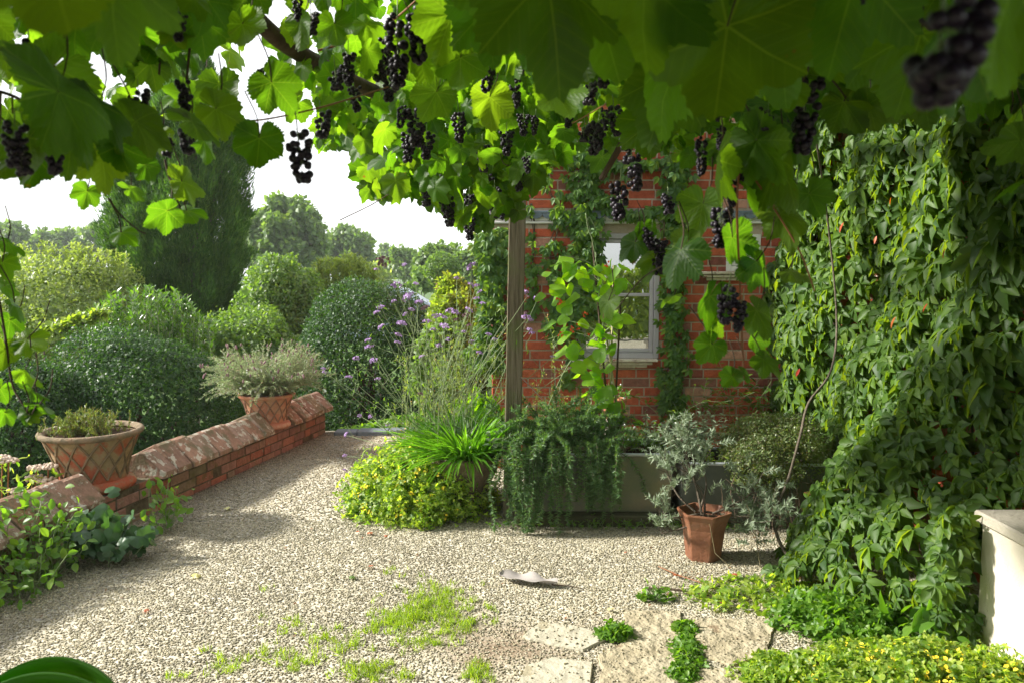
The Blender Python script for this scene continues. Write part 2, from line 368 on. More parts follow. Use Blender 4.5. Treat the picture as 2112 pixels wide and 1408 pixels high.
M['tree'] = leaf_mat('tree_leaf', [(.06, .11, .03), (.08, .14, .04), (.12, .18, .05)], tf=.35)
M['rosemary'] = leaf_mat('rosemary_leaf', [(.055, .12, .045), (.08, .16, .06), (.13, .21, .085)], tf=.25, rough=.5)
M['silver'] = leaf_mat('silver_leaf', [(.22, .28, .19), (.30, .36, .25), (.16, .21, .13)], tmul=(1.4, 1.5, 1.2), tf=.25, rough=.7)
M['thyme'] = leaf_mat('thyme_leaf', [(.07, .11, .035), (.10, .15, .045), (.14, .17, .06), (.09, .07, .04)], tf=.25)
M['strap'] = leaf_mat('strap_leaf', [(.045, .13, .012), (.07, .18, .015), (.10, .22, .02)], tf=.42, rough=.35, spec=.5)
M['cory'] = leaf_mat('corydalis_leaf', [(.08, .16, .02), (.15, .24, .035), (.23, .31, .055), (.29, .35, .07), (.05, .11, .02)], tf=.45)
M['weed'] = leaf_mat('weed_leaf', [(.06, .14, .015), (.09, .19, .02), (.13, .22, .025)], tf=.4)
M['bean'] = leaf_mat('bean_leaf', [(.10, .22, .015), (.14, .28, .02), (.19, .34, .03)], tmul=(3.4, 3.0, .5), tf=.6)
M['hosta'] = leaf_mat('hosta_leaf', [(.030, .10, .008), (.038, .12, .010)], tf=.4, rough=.35)
M['grass'] = leaf_mat('grass_blade', [(.12, .19, .02), (.16, .24, .025), (.23, .28, .05)], tf=.45)
M['straw'] = leaf_mat('dry_stem', [(.24, .25, .13), (.30, .33, .17), (.25, .19, .12), (.28, .36, .18)], tmul=(1.6, 1.6, 1.0), tf=.25)
M['urnrim'] = solid('mossy_urn_rim', [(.11, .09, .06), (.19, .15, .10), (.26, .17, .11)], .95, .1, nscale=16, bump=.8, bscale=60, patch=(.50, .52, .42), pscale=10, thr=.66)
M['lattice'] = solid('lattice_terracotta', [(.12, .085, .05), (.20, .15, .09), (.26, .13, .08)], .9, .1, nscale=12, bump=.5)
M['lattice2'] = solid('pink_lattice', [(.22, .13, .085), (.32, .19, .13)], .9, .1, nscale=12, bump=.5)
M['greystem'] = leaf_mat('grey_dry_stem', [(.18, .20, .13), (.24, .25, .16), (.19, .15, .12), (.20, .26, .14)], tmul=(1.6, 1.7, 1.2), tf=.25)
M['heather'] = leaf_mat('urn_plant', [(.22, .30, .15), (.28, .27, .20), (.33, .40, .25), (.15, .25, .08), (.28, .21, .18)], tmul=(1.6, 1.7, 1.2), tf=.3)
M['petal_w'] = solid('white_petal', [(.75, .75, .72), (.8, .8, .78)], .6, bump=0)
M['petal_y'] = solid('yellow_petal', [(.75, .55, .03), (.8, .65, .05)], .6, bump=0)
M['petal_o'] = solid('scarlet_petal', [(.75, .08, .02), (.8, .14, .03)], .5, bump=0)
M['verbena'] = solid('purple_petal', [(.30, .18, .40), (.42, .27, .52), (.50, .38, .60)], .6, bump=0, nscale=120)
M['verbena_old'] = solid('spent_flower', [(.16, .09, .10), (.26, .16, .18)], .8, bump=0, nscale=120)
M['sedum'] = solid('pale_pink_flower', [(.46, .36, .28), (.58, .47, .38)], .8, nscale=90)
M['stem_g'] = solid('green_stem', [(.16, .22, .09), (.24, .30, .15)], .6, bump=0)
M['stem_r'] = solid('red_cane', [(.20, .07, .03), (.26, .12, .05)], .5, bump=0)
M['bark'] = solid('vine_bark', [(.035, .022, .014), (.09, .06, .04)], .9, bump=.8, bscale=30, nscale=20, stretch=(1, 1, .3))
M['bark2'] = solid('grey_bark', [(.07, .055, .04), (.14, .115, .085)], .9, bump=.8, bscale=60, nscale=30)
M['grape'] = solid('black_grape', [(.004, .003, .008), (.012, .009, .020), (.030, .008, .014)], .42, .3, nscale=40, bump=0)
M['brick'] = solid('red_brick', [(.38, .085, .045), (.44, .10, .05), (.30, .07, .042), (.48, .13, .065), (.40, .09, .045), (.20, .075, .06), (.50, .26, .19)], .85, .15, nscale=22, bump=.5, bscale=90, island=True, patch=(.36, .24, .19), pscale=9, thr=.68)
M['oldbrick'] = solid('weathered_brick', [(.27, .15, .115), (.34, .20, .16), (.22, .13, .105), (.36, .14, .09), (.31, .22, .17), (.18, .17, .10)], .9, .1, nscale=18, bump=.7, bscale=70, island=True, patch=(.34, .27, .2), patch2=(.13, .13, .045), pscale=9, thr=.62)
M['coping'] = solid('coping_tile', [(.26, .15, .10), (.30, .19, .135), (.21, .13, .095), (.28, .20, .155), (.19, .15, .09)], .9, .1, nscale=25, bump=.7, bscale=60, island=True, patch=(.47, .46, .38), patch2=(.13, .12, .07), pscale=16, thr=.55)
M['mortar'] = solid('mortar', [(.34, .27, .21), (.44, .36, .29)], .95, .1, nscale=20, bump=.6)
M['oldmortar'] = solid('old_mortar', [(.05, .045, .03), (.16, .14, .09)], .95, .1, nscale=15, bump=.6)
M['urn'] = solid('weathered_terracotta', [(.15, .11, .06), (.26, .19, .10), (.30, .22, .13), (.32, .12, .065), (.36, .09, .045), (.24, .15, .09)], .9, .1, nscale=7, bump=.6, bscale=50, detail=9, patch=(.52, .50, .42), pscale=9, thr=.67)
M['urn2'] = solid('pink_terracotta', [(.36, .22, .13), (.46, .27, .17), (.44, .18, .11), (.50, .32, .22)], .9, .1, nscale=8, bump=.6, bscale=50, detail=9, patch=(.55, .52, .45), pscale=9, thr=.66)
M['pot'] = solid('glazed_terracotta', [(.12, .05, .028), (.20, .085, .045), (.17, .095, .055)], .5, .3, nscale=9, bump=.3, bscale=40, detail=8)
M['pot2'] = solid('clay_pot', [(.42, .17, .09), (.50, .22, .12)], .85, .2, nscale=15, bump=.3)
M['bowl'] = solid('dark_stone_bowl', [(.09, .07, .05), (.17, .13, .09), (.12, .12, .07)], .9, .1, nscale=12, bump=.6)
M['soil'] = solid('potting_soil', [(.03, .02, .012), (.07, .045, .03)], 1, .05, nscale=60, bump=1, bscale=120)
M['zinc'] = solid('patchy_zinc', [(.09, .11, .095), (.15, .16, .125), (.22, .20, .135), (.12, .14, .13)], .5, .4, nscale=3.2, bump=.12, bscale=25, metal=.3, detail=8, patch=(.27, .23, .12), patch2=(.13, .16, .09), pscale=3.2, thr=.52)  # tan and green noise patches laid over the grey zinc
M['zinc2'] = solid('dark_zinc', [(.06, .07, .06), (.10, .11, .09), (.13, .13, .10)], .6, .3, nscale=3.2, bump=.12, bscale=25, metal=.2, detail=8)  # copy of the zinc darkened in colour for the shaded trough
M['bounce_paving'] = solid('dark_bounce_paving', [(.06, .06, .045), (.11, .10, .08), (.08, .09, .05)], .9, .1, nscale=5, bump=.6)  # kept dark so the added paving bounces little light
M['zincrim'] = solid('zinc_rim', [(.40, .43, .45), (.52, .55, .57)], .35, .5, nscale=10, bump=.1, metal=.6)
M['wood'] = solid('weathered_timber', [(.07, .058, .038), (.15, .125, .085), (.20, .175, .13)], .9, .1, nscale=9, bump=.8, bscale=18, stretch=(6, 6, .35), patch2=(.10, .14, .04), pscale=3, thr=.6)
M['wooddark'] = solid('dark_sleeper', [(.05, .06, .03), (.11, .10, .06)], .95, .1, nscale=9, bump=.8, bscale=30)
M['cane'] = solid('bamboo_cane', [(.36, .28, .17), (.46, .38, .25)], .6, .3, nscale=15, bump=.2, stretch=(1, 1, .3))
M['frame'] = solid('grey_mauve_paint', [(.40, .37, .40), (.47, .44, .47)], .55, .3, nscale=6, bump=.15, bscale=60)
M['white'] = solid('chalky_white_paint', [(.62, .60, .58), (.72, .71, .69)], .6, .3, nscale=8, bump=.2)
M['sill'] = solid('pale_sill_stone', [(.46, .36, .28), (.60, .53, .44), (.66, .60, .52)], .9, .1, nscale=14, bump=.6, island=False, patch=(.30, .12, .08), pscale=6, thr=.62)
M['bluetile'] = solid('blue_grey_slate', [(.10, .13, .17), (.17, .21, .26)], .6, .3, nscale=20, bump=.3)
M['render'] = solid('cream_render', [(.60, .54, .43), (.68, .62, .52)], .85, .2, nscale=3, bump=.3, bscale=120, detail=9)
M['capstone'] = solid('stone_cap', [(.46, .41, .33), (.58, .53, .44)], .9, .2, nscale=10, bump=.5)
M['slab'] = solid('sandstone_slab', [(.26, .22, .14), (.36, .31, .21), (.42, .375, .27)], .85, .2, nscale=6, bump=1.0, bscale=22, bdist=.01, detail=10, patch=(.22, .16, .10), pscale=8, thr=.62)
M['slab2'] = solid('pale_slab', [(.36, .33, .25), (.47, .44, .34)], .85, .2, nscale=6, bump=1.0, bscale=22, detail=10, patch=(.30, .26, .17), pscale=8, thr=.6)
M['slate'] = solid('slate_edge', [(.10, .12, .14), (.18, .21, .23)], .7, .3, nscale=10, bump=.4)
M['gravel'] = gravel_mat()
M['pebble'] = solid('pebble', [(.105, .092, .060), (.25, .225, .15), (.35, .315, .22), (.18, .165, .12), (.46, .425, .32), (.28, .24, .15), (.39, .355, .255)], .85, .2, nscale=1.6, bump=0, island=True)
M['turf'] = solid('rough_turf', [(.03, .06, .015), (.06, .11, .025), (.09, .13, .04)], .95, .1, nscale=1.5, bump=.8, bscale=20)
M['dead'] = leaf_mat('dead_grey_leaf', [(.30, .27, .25), (.33, .30, .28)], tmul=(1, 1, 1), tf=.1, rough=.9)
M['fallen_r'] = leaf_mat('fallen_red_leaf', [(.28, .06, .03), (.34, .12, .05)], tf=.2)
M['fallen_y'] = leaf_mat('fallen_yellow_leaf', [(.50, .50, .22), (.55, .52, .25)], tf=.2)
M['car'] = solid('silver_blue_car_paint', [(.28, .33, .42), (.30, .36, .45)], .25, .6, bump=0, metal=.5)
M['tyre'] = solid('tyre_rubber', [(.01, .01, .01), (.02, .02, .02)], .8, bump=0)
M['glass'] = glass_mat()
M['dark'] = solid('dark_room', [(.012, .012, .010), (.02, .02, .017)], .9, bump=0)
# ------------------------------------------------------------------ ground
WALLX = lambda y: -2.31 + .2 * (y - 5.57) + .05 * np.maximum(4.6 - y, 0)
def grid_sheet(x0, x1, y0, y1, nx, ny, zf):
    x, y = np.meshgrid(np.linspace(x0, x1, nx), np.linspace(y0, y1, ny), indexing='ij'); z = zf(x, y)
    V = np.stack([x, y, z], -1).reshape(-1, 3); i, j = np.meshgrid(np.arange(nx - 1), np.arange(ny - 1), indexing='ij')
    Fa = np.stack([i * ny + j, (i + 1) * ny + j, (i + 1) * ny + j + 1, i * ny + j + 1], -1).reshape(-1, 4)
    return (V, Fa, None)
def terr(x, y):
    return -1.0 - .010 * np.clip(y - 8, 0, 90) + .0 * x
solo('lower_ground', [grid_sheet(-260, 260, -60, 420, 60, 80, terr)], M['turf'], kind='structure', label='rough grass of the lower garden and the fields beyond')
ys = np.linspace(-8, 7.95, 60)
top = []; nx = 2
V = []
for y in ys:
    xl = WALLX(y) - .15 if y > 1 else WALLX(1) - .15 - .3 * (1 - y)
    V += [(xl, y, 0), (7.0, y, 0)]
V = np.array(V); n = len(ys)
Ft = np.array([[2 * i, 2 * i + 1, 2 * i + 3, 2 * i + 2] for i in range(n - 1)])
Vb = V - np.array([0, 0, 1.25]); V2 = np.vstack([V, Vb]); o = 2 * n
Fl = np.array([[2 * i, 2 * i + 2, o + 2 * i + 2, o + 2 * i] for i in range(n - 1)])
Fe = np.array([[2 * n - 2, 2 * n - 1, o + 2 * n - 1, o + 2 * n - 2]])
solo('gravel_terrace', [(V2, np.vstack([Ft, Fl, Fe]), None)], M['gravel'], kind='structure', label='pale pea gravel terrace between the low wall and the house')
fl_ = [bbox((x_, y_, -.02), (x_ + .885, y_ + .585, .012 + .003 * ((i_ + j_) % 3)), .006) for i_, x_ in enumerate(np.arange(-2.6, 2.0, .9)) for j_, y_ in enumerate(np.arange(-1.8, 2.3, .6))]
solo('added_dark_paving', sum(fl_, []), M['bounce_paving'], kind='structure', label='unseen dark paving added near the camera to cut bounced light', smooth=False)  # unseen paving, added to cut light bouncing up onto the near leaves
# ------------------------------------------------------------------ slabs
slabs_px = [
 ([(1112, 1276), (1200, 1288), (1258, 1308), (1205, 1335), (1120, 1318), (1074, 1306)], 'slab2', 'small pale slab half buried in gravel, left of the long slab'),
 ([(1290, 1250), (1405, 1254), (1403, 1310), (1402, 1380), (1400, 1470), (1225, 1470), (1240, 1370), (1232, 1345), (1285, 1318)], 'slab', 'long rough sandstone slab running to the bottom edge'),
 ([(1428, 1268), (1600, 1272), (1585, 1345), (1505, 1368), (1440, 1338)], 'slab', 'smooth tan slab right of the weed filled joint'),
 ([(1085, 1365), (1140, 1350), (1218, 1358), (1222, 1470), (1040, 1470)], 'slab2', 'pale slab at the bottom edge left of the long slab'),
 ([(1425, 1374), (1498, 1372), (1560, 1400), (1560, 1470), (1415, 1470)], 'slab', 'tan slab at the bottom edge beside the yellow flowers')]
slab_polys = []
rg = RES(5)
for k, (pl, mt, lb) in enumerate(slabs_px):
    pts = np.array([G(x, y, .02)[:2] for x, y in pl]); c = pts.mean(0)
    q = []
    for i in range(len(pts)):
        a, b = pts[i], pts[(i + 1) % len(pts)]
        for t in np.arange(0, 1, .2): q.append(a + (b - a) * t + rg.normal(0, .004, 2))
    q = np.array(q); slab_polys.append(q); n = len(q)
    inn = c + (q - c) * .975
    V = np.vstack([np.column_stack([q, np.full(n, -.02)]), np.column_stack([q, np.full(n, .006)]), np.column_stack([inn, np.full(n, .012)]), [[c[0], c[1], .012]]])
    Fq = np.array([[r * n + i, r * n + (i + 1) % n, (r + 1) * n + (i + 1) % n, (r + 1) * n + i] for r in range(2) for i in range(n)])
    Ftr = np.array([[2 * n + i, 2 * n + (i + 1) % n, 3 * n] for i in range(n)])
    solo('paving_slab', [(V, Fq, None), (V, Ftr, None)], M[mt], lb, 'paving slab', 'paving slabs set in the gravel', smooth=False)
# ------------------------------------------------------------------ pebbles (real stones over the whole visible terrace)
rg = RES(11)
def pebbles(n, y0, y1, tpl, smin, smax):
    y = rg.uniform(y0, y1, n); x = rg.uniform(-2.9, 3.0, n)
    ok = (x > WALLX(y) + .005) & (np.abs(x) < y * .70 + .05) & (x < 2.2)
    for i, q in enumerate(slab_polys):
        ins = in_poly(x, y, q); ok &= (~ins) | (rg.uniform(0, 1, n) < (.22 if i == 0 else .09))
    d = np.hypot(x - .0, y - 3.25); ok &= rg.uniform(0, 1, n) < np.clip(.35 + d * 1.1, 0, 1)
    x, y = x[ok], y[ok]; n = len(x)
    on = np.zeros(n); 
    for q in slab_polys: on[in_poly(x, y, q)] = .012
    s = rg.uniform(smin, smax, n)
    pos = np.column_stack([x, y, on + s * rg.uniform(.0, .45, n)])
    a = rg.uniform(0, 2 * PI, n); tip = np.column_stack([np.cos(a), np.sin(a), rg.normal(0, .25, n)])
    nor = np.column_stack([rg.normal(0, .3, n), rg.normal(0, .3, n), np.ones(n)])
    S = np.column_stack([s * rg.uniform(.6, .9, n), s, s * rg.uniform(.4, .65, n)])
    return inst(tpl, pos, frames(tip, nor), S)
I0 = ico(0); ICO1 = ico(1); ICO2 = ico(2)
cube8 = (np.array([[sx, sy, sz] for sx in (-1, 1) for sy in (-1, 1) for sz in (-1, 1)], float) * .68, None, None)
OCT = (np.array([[.9, .2, 0], [-.9, -.1, .1], [.1, 1, 0], [-.1, -1, .1], [.3, 0, .95], [-.3, .2, .9], [0, 0, -.9]], float), np.array([[4, 0, 2], [4, 2, 5], [5, 2, 1], [5, 1, 3], [5, 3, 4], [4, 3, 0], [6, 2, 0], [6, 1, 2], [6, 3, 1], [6, 0, 3]]), None)
solo('gravel_stones', [pebbles(135000, 2.7, 5.0, I0, .0036, .0074), pebbles(70000, 5.0, 7.9, OCT, .006, .010)], M['pebble'], kind='stuff', label='loose cream and grey pea gravel stones')
# ------------------------------------------------------------------ brick faces
def brick_tpl(w, h, d, b=.004):
    """front face towards -Y, brick occupies x 0..w, z 0..h, y -d..0"""
    V = [(0, 0, 0), (w, 0, 0), (w, 0, h), (0, 0, h), (0, -d + b, 0), (w, -d + b, 0), (w, -d + b, h), (0, -d + b, h), (b, -d, b), (w - b, -d, b), (w - b, -d, h - b), (b, -d, h - b)]
    Fa = [[0, 1, 5, 4], [1, 2, 6, 5], [2, 3, 7, 6], [3, 0, 4, 7], [4, 5, 9, 8], [5, 6, 10, 9], [6, 7, 11, 10], [7, 4, 8, 11], [8, 9, 10, 11]]
    return np.array(V, float), np.array(Fa)
def brick_face(path, z0, z1, seed, holes=(), proud=.005, bl=.208, bh=.0635, jt=.0115, bond='fl', hd=.094, jit=.0015):
    """path: polyline (x,y) left to right as seen from outside (outside is right-hand -> -Y for +X run)"""
    rg = RES(seed); path = np.asarray(path, float); seg = np.diff(path, axis=0); L = np.hypot(seg[:, 0], seg[:, 1]); cum = np.r_[0, np.cumsum(L)]
    Vs, Fs, o = [], [], 0; z = z0; r = 0
    while z < z1 - .02:
        h = min(bh, z1 - z); s = -rg.uniform(0, .1) if r % 2 == 0 else -.11 - rg.uniform(0, .05); k = r
        while s < cum[-1]:
            head = (k % 4 == 0) if bond == 'fl' else (k % 2 == 0); k += 1
            w = (hd if head else bl); a, b = max(s, 0), min(s + w, cum[-1]); s += w + jt
            if b - a < .02: continue
            spans = [(a, b)]
            for (hx0, hx1, hz0, hz1) in holes:
                if z + h > hz0 + .005 and z < hz1 - .005:
                    ns_ = []
                    for (p, q) in spans:
                        if q <= hx0 or p >= hx1: ns_.append((p, q)); continue
                        if p < hx0: ns_.append((p, hx0))
                        if q > hx1: ns_.append((hx1, q))
                    spans = ns_
            for (p, q) in spans:
                if q - p < .02: continue
                V, Fa = brick_tpl(q - p, h, proud + rg.normal(0, jit), .0035)
                m_ = (p + q) / 2; i = min(int(np.searchsorted(cum, m_)) - 1, len(seg) - 1); i = max(i, 0)
                u = seg[i] / L[i]; nn = np.array([u[1], -u[0]]); org = path[i] + u * (p - cum[i])
                W = np.column_stack([org[0] + V[:, 0] * u[0] - V[:, 1] * nn[0] , org[1] + V[:, 0] * u[1] - V[:, 1] * nn[1], z + V[:, 2] + rg.normal(0, .0008)])
                Vs.append(W); Fs.append(Fa + o); o += len(W)
        z += bh + jt; r += 1
    return (np.vstack(Vs), np.vstack(Fs), None, 0)
# ------------------------------------------------------------------ house
HY = 6.4; HX0 = -.16; HX1 = 6.2; HH = 4.6
def HXp(px): return P(px, 600, HY)[0]
def HZp(py): return P(1300, py, HY)[2]
w1 = (HXp(1190), HXp(1360), HZp(738), HZp(482)); w2 = (HXp(1496), HXp(1566), HZp(560), HZp(484))
house = thing('brick_house', 'red brick house with grey window frames and creeper hanging down it', 'house', (2.5, 8, 0))
holes = [(w[0] - HX0, w[1] - HX0, w[2], w[3]) for w in (w1, w2)]
band = (HZp(462), HZp(438))
hb = holes + [(0, 9, band[0], band[1])]
bf = brick_face([(HX0, HY), (HX1 - 2.6, HY)], 0, HH, 3, hb)
bs = brick_face([(HX0, 10.5), (HX0, HY)], 0, HH, 4)
ch = [bf, bs]
# mortar bed: front panels around the openings, then side wall box
def panel(x0, x1, z0, z1, y0=HY, y1=HY + .24): return box((x0, y0, z0), (x1, y1, z1), 1)
X = [HX0, w1[0], w1[1], w2[0], w2[1], HX1]
ch += [panel(X[0], X[1], 0, HH), panel(X[2], X[3], 0, HH), panel(X[4], X[5], 0, HH)]
for w in (w1, w2): ch += [panel(w[0], w[1], 0, w[2]), panel(w[0], w[1], w[3], HH)]
ch += [box((HX0, HY + .241, 0), (HX0 + .24, 10.5, HH), 1), box((HX0, 10.501, 0), (HX1, 10.7, HH), 1), box((HX1 - .24, HY + .241, 0), (HX1, 10.5, HH), 1)]
part('wall', ch, [M['brick'], M['mortar']], house, smooth=False)
rf = (np.array([[HX0 - .3, HY - .3, HH], [HX1 + .2, HY - .3, HH], [HX1 + .2, 8.55, HH + 2], [HX0 - .3, 8.55, HH + 2], [HX0 - .3, 11, HH], [HX1 + .2, 11, HH]]), np.array([[0, 1, 2, 3], [3, 2, 5, 4]]), None)
part('roof', [rf, (rf[0] - np.array([0, 0, .06]), rf[1][:, ::-1], None)], M['oldbrick'], house, smooth=False)
# dark room behind the windows
part('room_back', [box((w[0] - .3, HY + .9, w[2] - .3), (w[1] + .3, HY + .95, w[3] + .3)) for w in (w1, w2)], M['dark'], house, smooth=False)
# scalloped tile band + pale moulding under it
sc_ = []; z1_, z0_ = band[1], band[0]; zm = z0_ + (z1_ - z0_) * .5; x = HX0; k = 0
while x < 3.4:
    w_ = .098; n = 9; a = np.linspace(0, PI, n)
    front = [(x, z1_)] + [(x + w_ / 2 - math.cos(t) * w_ / 2, zm + .03 - math.sin(t) * .038) for t in a] + [(x + w_, z1_)]
    m_ = len(front); yy = HY - .045 - .004 * (k % 2)
    V = np.array([(p, yy, q) for p, q in front] + [(p, yy + .02, q) for p, q in front])
    sc_.append((V, np.array([[0, i, i + 1] for i in range(1, m_ - 1)]), None, 0))
    sc_.append((V, np.array([[i, i + m_, i + m_ + 1, i + 1] for i in range(m_ - 1)]), None, 0)); x += w_ + .002; k += 1
sc_ += bbox((HX0 - .01, HY - .05, z1_ - .012), (3.4, HY + .0, z1_ + .008), .004)
part('scalloped_tile_band', sc_, M['bluetile'], house, smooth=False)
part('pale_moulding', bbox((HX0 - .005, HY - .018, z0_ + .02), (3.4, HY - .001, zm + .02), .004) + bbox((HX0 - .005, HY - .03, z0_), (3.4, HY - .001, z0_ + .018), .004), M['white'], house, smooth=False)
def window(w, mat, bars, glass_l=.035, lb=None, depth=.05, sash=True):
    x0, x1, z0, z1 = w; y = HY + depth - .03; fw = .042
    f = part('window', bbox((x0, y - .03, z0), (x0 + fw, y + .05, z1)) + bbox((x1 - fw, y - .03, z0), (x1, y + .05, z1)) + bbox((x0 + fw, y - .03, z0), (x1 - fw, y + .05, z0 + fw)) + bbox((x0 + fw, y - .03, z1 - fw), (x1 - fw, y + .05, z1)), mat, house, smooth=False, label=lb)
    g = .003; a0, a1, b0, b1 = x0 + fw + g, x1 - fw - g, z0 + fw + g, z1 - fw - g; sw = .03
    fr = bbox((a0, y - .018, b0), (a0 + sw, y + .03, b1)) + bbox((a1 - sw, y - .018, b0), (a1, y + .03, b1)) + bbox((a0 + sw, y - .018, b0), (a1 - sw, y + .03, b0 + sw)) + bbox((a0 + sw, y - .018, b1 - sw), (a1 - sw, y + .03, b1))
    for kind, t in bars:
        if kind == 'h': zc = z0 + (z1 - z0) * t; fr += bbox((a0 + sw, y - .014, zc - .013), (a1 - sw, y + .03, zc + .013))
        else: xc = x0 + (x1 - x0) * t; fr += bbox((xc - .012, y - .012, b0 + sw), (xc + .012, y + .028, b1 - sw))
    part('sash', fr, mat, f, smooth=False)
    part('pane', [box((a0 + sw - .004, y + .006, b0 + sw - .004), (a1 - sw + .004, y + .010, b1 - sw + .004))], M['glass'], f, smooth=False)
    return f
win1 = window(w1, M['frame'], [('h', .51)]); win2 = window(w2, M['white'], [], lb='smaller white framed window')
for (w, xa, xb, wo_) in ((w1, HXp(1180), HXp(1357), win1), (w2, HXp(1440), HXp(1585), win2)):
    sl = []
    for lay, (dz, pr) in enumerate(((.0, .075), (.026, .055), (.050, .03))):
        x = xa + lay * .03
        while x < xb - lay * .04:
            l_ = RES(int(x * 999) % 9999).uniform(.12, .2); e = min(x + l_, xb - lay * .04)
            sl += bbox((x, HY - pr, w[2] - dz - .023), (e - .003, HY - .001, w[2] - dz - .001), .004); x = e
    part('sill', sl, M['sill'], wo_, smooth=False)
lin = []
for w in (w1, w2):
    x = w[0] - .1
    while x < w[1] + .1: lin += bbox((x, HY - .016, w[3] + .002), (x + .062, HY - .0125, min(w[3] + .09, band[0] - .004)), .002); x += .072
# ------------------------------------------------------------------ slate edging at the back of the terrace
ed = []; x = -1.75; rg = RES(8)
while x < -.25:
    w_ = rg.uniform(.18, .34); ed += bbox((x, 7.72 + rg.normal(0, .01), -.05), (x + w_ - .006, 7.86, .05 + rg.normal(0, .006)), .01); x += w_
solo('slate_edging', ed, M['slate'], 'dark slate edging strip across the far end of the gravel', 'edging', smooth=False)
# ------------------------------------------------------------------ low brick wall with sloping coping
lw = thing('low_garden_wall', 'low weathered brick wall with sloping lichen spotted coping along the gravel', 'garden wall', (WALLX(5.5), 5.5, 0))
yy = np.linspace(7.85, 2.4, 26); path = [(WALLX(y) - .012, y) for y in yy][::-1]
core = []
pa = np.array(path)
bwall = brick_face(path, -.02, .235, 21, bh=.062, jt=.010, jit=.004, hd=.10)
def ribbon(path, offs, prof):
    pass
nrmv = np.array([1 / math.hypot(1, .2), -.2 / math.hypot(1, .2)])
def wpt(y, s, z): return np.array([WALLX(y) - s * nrmv[0], y - s * nrmv[1], z])
for a, b in zip(yy[:-1], yy[1:]):
    c_ = [wpt(a, .013, -.02), wpt(a, .013, .232), wpt(a, .40, .232), wpt(a, .40, -1.2)]; d_ = [wpt(b, .013, -.02), wpt(b, .013, .232), wpt(b, .40, .232), wpt(b, .40, -1.2)]
    V = np.array(c_ + d_); core.append((V, np.array([[0, 1, 5, 4], [1, 2, 6, 5], [2, 3, 7, 6]]), None, 1))
V = np.array([wpt(7.85, .013, -.02), wpt(7.85, .013, .232), wpt(7.85, .40, .232), wpt(7.85, .40, -.9)]); core.append((V, np.array([[0, 1, 2, 3]]), None, 1))
part('brickwork', [bwall] + core, [M['oldbrick'], M['oldmortar']], lw, smooth=False)
rg = RES(31); cop = []; y = 7.87; gaps = [(4.70, 5.22), (6.72, 7.12)]
while y > 2.4:
    w_ = rg.uniform(.135, .170); a, b = y, y - w_; y = b - .013
    if any(g0 < (a + b) / 2 < g1 for g0, g1 in gaps): continue
    j = rg.normal(0, .008, 4); so = rg.normal(0, .010)
    prof = [(-.075 + so, .232), (-.072 + so, .268 + j[0]), (.075, .400 + j[1]), (.105, .408 + j[1]), (.36, .30), (.37, .232)]
    bv = .006; rows = []
    for (q, ins) in ((a, 1), (a - bv, 0), (b + bv, 0), (b, 1)):
        rows.append([wpt(q, s + (.005 if ins and s < 0 else 0), z - (bv * .8 if ins and z > .24 else 0) + (0)) for s, z in prof])
    V = np.array(sum(rows, [])); m_ = len(prof); Fa = []
    for r in range(3):
        for i in range(m_): Fa.append([r * m_ + i, r * m_ + (i + 1) % m_, (r + 1) * m_ + (i + 1) % m_, (r + 1) * m_ + i])
    cop.append((V, np.array(Fa), None, 0)); 
    cop.append((V, np.array([list(range(m_))[::-1], list(range(3 * m_, 4 * m_))]), None, 0))
part('coping', cop, M['coping'], lw, smooth=False)
# ------------------------------------------------------------------ urns
def urn(c, S, mat, label, rimm, seed):
    t = thing('terracotta_urn', label, 'urn', c, 'latticed terracotta urns on the low wall')
    prof = np.array([(.0, .03), (.19, .03), (.205, .045), (.198, .08), (.200, .12), (.212, .18), (.235, .25), (.262, .315), (.280, .352)]) * S
    inner = np.array([(.290, .352), (.262, .352), (.24, .31), (.0, .30)]) * S
    t2 = part('body', [lathe(prof, 48, c)], mat, t)
    ring = [(.0, 0), (.225, 0), (.245, .015), (.248, .035), (.235, .055), (.205, .066), (.0, .066)]
    part('base_ring', [lathe(np.array(ring) * S, 48, c)], mat, t)
    rim = [(.256, .336), (.28, .338), (.298, .346), (.307, .362), (.300, .376), (.285, .380), (.266, .372), (.258, .352)]
    part('rim', [lathe(np.array(rim) * S, 56, c)], rimm, t); lm = M['lattice'] if seed == 1 else M['lattice2']
    lt = []; hz = prof[3:, 1]; hr = prof[3:, 0]
    for sgn in (-1, 1):
        for k in range(14):
            z = np.linspace(hz[0], hz[-1], 14); r_ = np.interp(z, hz, hr) + .003; a = k * 2 * PI / 14 + sgn * (z - z[0]) / (.30 * S) * .80 + .2
            lt.append(tube(np.column_stack([c[0] + r_ * np.cos(a), c[1] + r_ * np.sin(a), c[2] + z]), .0075 * S, 5))
    part('lattice', lt, lm, t)
    part('soil', [lathe(np.array([(.262, .335), (.1, .345), (0, .35)]) * S, 32, c)], M['soil'], t)
    return t
U1 = (-2.66, 4.97, .235); U2 = (-2.15, 6.92, .24)
urn(U1, 1.0, M['urn'], 'large mossy lattice urn on the near part of the wall', M['urnrim'], 1)
urn(U2, .80, M['urn2'], 'smaller pink lattice urn farther along the wall, full of dry lavender', M['urn2'], 2)
